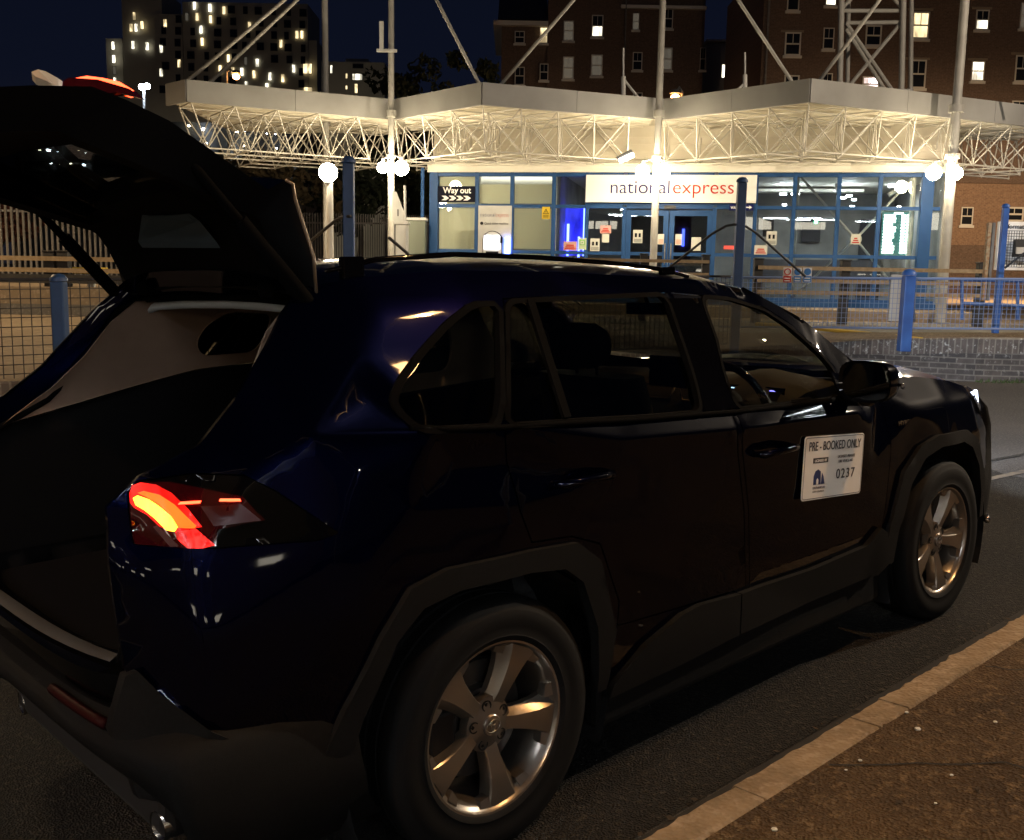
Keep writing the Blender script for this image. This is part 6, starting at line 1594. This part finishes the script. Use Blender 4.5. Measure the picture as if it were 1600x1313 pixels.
# dashboard
b = MB()
def PD(i, j):
    y = -.76+1.52*i/20; prof = [(1.92, .70), (1.90, .92), (1.93, 1.00), (2.0, 1.065), (2.12, 1.10), (2.38, 1.09), (2.45, 1.0)]; x, z = prof[j]
    hump = .05*math.exp(-((y+.37)/.17)**2) if j in (2, 3, 4) else 0; return (x, y, z+hump)
b.grid(PD, 21, 7); b.build('dashboard', M_('cabin_grey'), car, smooth=True)
b = MB(); b.grid(lambda i, j: (1.93+.035*j+.1*0, -.52+.30*i/6, 1.035+.0*i-.0*j+.035*j), 7, 2); b.build('instrument_hood', M_('cabin_dark'), car)
ic = MB(); ic.add([(1.955, -.53, .985), (1.955, -.21, .985), (1.975, -.21, 1.085), (1.975, -.53, 1.085)], [(0, 1, 2, 3)]); cl = ic.build('instrument_cluster', M_('gloss_black'), car)
def cring(cy, cz, r, a0, a1, m, wd=.0032):
    b = MB(); pts = [(1.955+.2*(cz+r*math.sin(a)-.985)-.004, cy+r*math.cos(a), cz+r*math.sin(a)) for a in [math.radians(a0+(a1-a0)*k/16) for k in range(17)]]; b.path(pts, wd, 6); b.build('gauge', m, cl)
cring(-.47, 1.035, .036, 60, 250, M_('gauge_violet')); cring(-.37, 1.035, .042, -40, 220, M_('gauge_glow')); cring(-.27, 1.035, .036, -60, 120, M_('gauge_glow'))
b = MB()
for k in range(5): b.box(1.953, 1.957, -.39+.012*k, -.385+.012*k, 1.02, 1.035+.004*k)
b.box(1.953, 1.957, -.295, -.265, 1.025, 1.04); b.build('readout', M_('gauge_glow'), cl)
b = MB(); b.box(1.953, 1.957, -.262, -.246, 1.03, 1.04); b.build('readout', M_('gauge_red'), cl)
# steering wheel
sw = MB(); c = Vector((1.80, -.37, 1.03)); ax = Matrix.Rotation(math.radians(-24), 3, 'Y')
pts = [c+ax @ Vector((0, .185*math.cos(a), .185*math.sin(a))) for a in [2*PI*k/40 for k in range(41)]]
sw.path(pts, .0155, 8); w0 = sw.build('steering_wheel', M_('gloss_black'), car, smooth=True)
hb_ = MB(); hb_.ball(c, .06, 12, .9); hb_.path([c, c+ax @ Vector((0, .17, -.02))], .018, 6); hb_.path([c, c+ax @ Vector((0, -.17, -.02))], .018, 6); hb_.path([c, c+ax @ Vector((0, 0, -.17))], .018, 6); hb_.path([c, c+Vector((.16, 0, -.05))], .035, 8); hb_.build('wheel_hub', M_('cabin_dark'), w0, smooth=True)
# vents
def vent(cy, cz, w_):
    b = MB(); b.path([(1.93, cy-w_, cz+.025), (1.925, cy-w_*.8, cz-.03), (1.925, cy+w_*.8, cz-.03), (1.93, cy+w_, cz+.025), (1.935, cy, cz+.04), (1.93, cy-w_, cz+.025)], .006, 6); b.build('air_vent', M_('satin_chrome'), car, smooth=True)
vent(-.66, 1.02, .07); vent(.12, 1.03, .10); vent(-.10, 1.03, .09)
b = MB(); b.box(1.88, 1.90, -.13, .13, 1.06, 1.20); b.build('display_screen', M_('gloss_black'), car, bevel=.008)
b = MB(); b.path([(1.70, 0, 1.47), (1.72, 0, 1.44)], .01, 6); b.box(1.70, 1.72, -.11, .11, 1.395, 1.445); b.build('rear_view_mirror', M_('gloss_black'), car, bevel=.01)

# ---- licence plaque on the front door
pcx, pcz = 1.692, .8475; pq = Matrix.Translation((pcx, -(yf(pcx, pcz)+.012), pcz)) @ Matrix.Rotation(.085, 4, 'Y') @ Matrix.Rotation(math.atan2(-(yf(pcx+.15, pcz)-yf(pcx-.15, pcz)), .3), 4, 'Z')
pw_, ph_ = .212, .118
def rrect(w_, h_, r, n=5):
    o = []
    for cx, cz, a0 in ((w_-r, h_-r, 0), (-w_+r, h_-r, 90), (-w_+r, -h_+r, 180), (w_-r, -h_+r, 270)):
        for k in range(n+1): a = math.radians(a0+90*k/n); o.append((cx+r*math.cos(a), cz+r*math.sin(a)))
    return o
b = MB(); b.prism(rrect(pw_, ph_, .014), -.0015, .0015); pl_ = b.build('licence_plaque', M_('plaque_white'), car, M=pq); pl_['label'] = 'white rounded plaque reading PRE - BOOKED ONLY 0237 on the front door'
o1 = rrect(pw_-.004, ph_-.004, .012); o2 = rrect(pw_-.0062, ph_-.0062, .010); n = len(o1)
b = MB(); b.add([(x, -.0025, z) for x, z in o1]+[(x, -.0025, z) for x, z in o2], [(i, (i+1) % n, n+(i+1) % n, n+i) for i in range(n)]); b.build('border_line', M_('plaque_ink'), pl_, fix=False)
Rx = Matrix.Rotation(PI/2, 4, 'X')
text('PRE - BOOKED ONLY', .047, M_('plaque_ink'), pl_, 'lettering', (-.185, -.0028, .065), fitw=.37, bold=.0004, depth=.0006)
text('0237', .052, M_('plaque_ink'), pl_, 'lettering', (.018, -.0028, -.048), fitw=.135, bold=.0002, depth=.0006, font_sp=1.2)
text('LICENSED PRIVATE', .015, M_('plaque_ink'), pl_, 'lettering', (.022, -.0028, .030), fitw=.125, depth=.0006)
text('HIRE VEHICLE NO.', .015, M_('plaque_ink'), pl_, 'lettering', (.030, -.0028, .012), fitw=.105, depth=.0006)
b = MB(); b.box(-.148, -.045, -.0026, -.0016, .018, .037); b.build('label_block', M_('plaque_ink'), pl_)
text('LICENSED BY', .013, M_('plaque_white'), pl_, 'lettering', (-.140, -.0034, .0225), fitw=.085, depth=.0005, bold=.0004)
b = MB(); b.prism([(-.138, -.062), (-.138, -.03), (-.128, -.012), (-.110, -.006), (-.092, -.014), (-.088, -.062)], -.0028, -.0017); b.prism([(-.084, -.062), (-.082, -.02), (-.070, -.035), (-.060, -.062)], -.0028, -.0017); b.build('crest', M_('plaque_blue'), pl_)
b = MB(); b.prism([(-.120, -.062), (-.120, -.045), (-.113, -.038), (-.106, -.045), (-.106, -.062)], -.0036, -.0029); b.build('crest_detail', M_('plaque_white'), pl_)
text('SOUTHAMPTON', .012, M_('plaque_blue'), pl_, 'lettering', (-.142, -.0028, -.078), fitw=.084, depth=.0005)
text('CITY COUNCIL', .009, M_('plaque_ink'), pl_, 'lettering', (-.140, -.0028, -.091), fitw=.078, depth=.0005)

# ---- wheels
def wheel(cx, sd):
    """local: u right, v up, w outward"""
    side = Matrix(((1, 0, 0, cx), (0, 0, sd, sd*.80), (0, 1, 0, .36), (0, 0, 0, 1)))
    if sd > 0: side = Matrix(((-1, 0, 0, cx), (0, 0, 1, .80), (0, 1, 0, .36), (0, 0, 0, 1)))
    b = MB(); b.lathe([(.001, -.03), (.17, -.03), (.17, .0), (.08, .0), (.08, .03), (.001, .03)], 40, side); hub = b.build('wheel', M_('rim_dark'), car, smooth=40); hub['label'] = 'alloy wheel with five broad bevelled spokes'
    # tyre
    t = MB(); pr = [(.236, -.10), (.247, -.108), (.285, -.116), (.33, -.114), (.352, -.104), (.360, -.085), (.3625, -.055), (.3628, -.0555), (.356, -.052), (.356, -.046), (.363, -.043), (.363, -.004), (.356, -.001), (.356, .005), (.363, .008), (.363, .043), (.356, .046), (.356, .052), (.3625, .055), (.360, .085), (.352, .104), (.345, .1075), (.33, .114), (.327, .1165), (.30, .1175), (.285, .116), (.262, .112), (.258, .1145), (.247, .110), (.236, .10)]
    t.lathe(pr, 72, side); t.build('tyre', M_('tyre_rubber'), hub, smooth=50)
    # rim barrel, lip
    r_ = MB(); r_.lathe([(.232, -.10), (.215, -.08), (.205, -.02), (.208, .05), (.219, .078), (.2235, .088), (.232, .094), (.2365, .1045), (.2445, .1065), (.2475, .103), (.244, .097)], 72, side); r_.build('rim_barrel', M_('rim_alloy'), hub, smooth=45)
    sp = MB(); S_ = [(.034, .030, .066), (.060, .030, .072), (.090, .0285, .080), (.130, .034, .087), (.170, .043, .092), (.200, .055, .095), (.218, .066, .096), (.228, .071, .0955)]
    for k in range(5):
        a0 = math.radians(64+72*k)
        sec = []
        for r0, hw, w_ in S_:
            pts = []
            for f, dw in ((-1.0, -.050), (-1.0, -.030), (-.60, -.010), (-.42, .0), (.92, -.003), (1.0, -.008), (1.02, -.050)):
                u, v = r0, -f*hw
                uu = u*math.cos(a0)-v*math.sin(a0); vv = u*math.sin(a0)+v*math.cos(a0); pts.append(side @ Vector((uu, vv, w_+dw)))
            sec.append(pts)
        sp.grid(lambda i, j: sec[i][j], len(sec), 7)
        # notch beside each spoke at the rim
        for s_ in (-1, 1):
            nb_ = []
            for r0, da, w_ in ((.200, 14, .086), (.2275, 14, .094), (.2275, 24, .094), (.212, 24, .086)):
                an = a0+math.radians(s_*da); nb_.append(side @ Vector((r0*math.cos(an), r0*math.sin(an), w_)))
            sp.add(nb_+[p-(side.to_3x3() @ Vector((0, 0, .03))) for p in nb_], [(0, 1, 2, 3), (0, 1, 5, 4), (1, 2, 6, 5), (2, 3, 7, 6), (3, 0, 4, 7)])
    sp.lathe([(.028, .080), (.055, .074), (.078, .068), (.082, .040)], 30, side); sp.build('spokes', M_('rim_alloy'), hub, smooth=28)
    for k in range(5):
        nu_ = MB()
        a0 = math.radians(28+72*k); nu_.lathe([(.0165, .070), (.0165, .0735), (.013, .0735), (.0125, .055)], 14, side @ Matrix.Translation((.057*math.cos(a0), .057*math.sin(a0), .002)))
        nu_.lathe([(.009, .055), (.009, .072), (.001, .074)], 6, side @ Matrix.Translation((.057*math.cos(a0), .057*math.sin(a0), .0)))
        nu_.build('wheel_nut', M_('rim_dark'), hub, smooth=40)
    c = MB(); c.lathe([(.031, .076), (.031, .083), (.028, .086), (.001, .087)], 24, side); cap = c.build('centre_cap', M_('rim_alloy'), hub, smooth=30)
    e_ = MB()
    def ell(cx_, cy_, a, b_, wd):
        pts = [side @ Vector((cx_+a*math.cos(t), cy_+b_*math.sin(t), .0885)) for t in [2*PI*i/28 for i in range(29)]]; e_.path(pts, wd, 5)
    ell(0, 0, .024, .017, .0016); ell(0, .0, .0065, .0165, .0014); ell(0, .009, .014, .0055, .0014)
    e_.build('emblem', M_('chrome'), cap, smooth=True)
    d_ = MB(); d_.lathe([(.02, .0), (.165, .0), (.165, .012), (.10, .012), (.09, .03), (.02, .03)], 40, side); d_.build('brake_disc', mat('disc_steel', (.10, .09, .08), .4, .8), hub, smooth=40)
    ca_ = MB(); ca_.box(-.19, -.10, -.07, .07, -.02, .05, side); ca_.build('brake_caliper', M_('rim_dark'), hub, bevel=.01)
for cx in (0, 2.69):
    for sd in (-1, 1): wheel(cx, sd)

# light from the car's lamps
def spot(name, loc, target, en, col, ang, blend=.5, r=.04):
    l = bpy.data.lights.new(name, 'SPOT'); l.energy = en; l.color = col; l.spot_size = math.radians(ang); l.spot_blend = blend; l.shadow_soft_size = r
    o = bpy.data.objects.new(name, l); COL.objects.link(o); d = Vector(target)-Vector(loc)
    o.parent = car; o.matrix_basis = Matrix.Translation(loc) @ d.to_track_quat('-Z', 'Y').to_matrix().to_4x4()
for sd in (-1, 1): spot('headlight_beam', (3.66, sd*.60, .80), (13.5, sd*.60+1.6, .35), 380, (.80, .88, 1.0), 46)
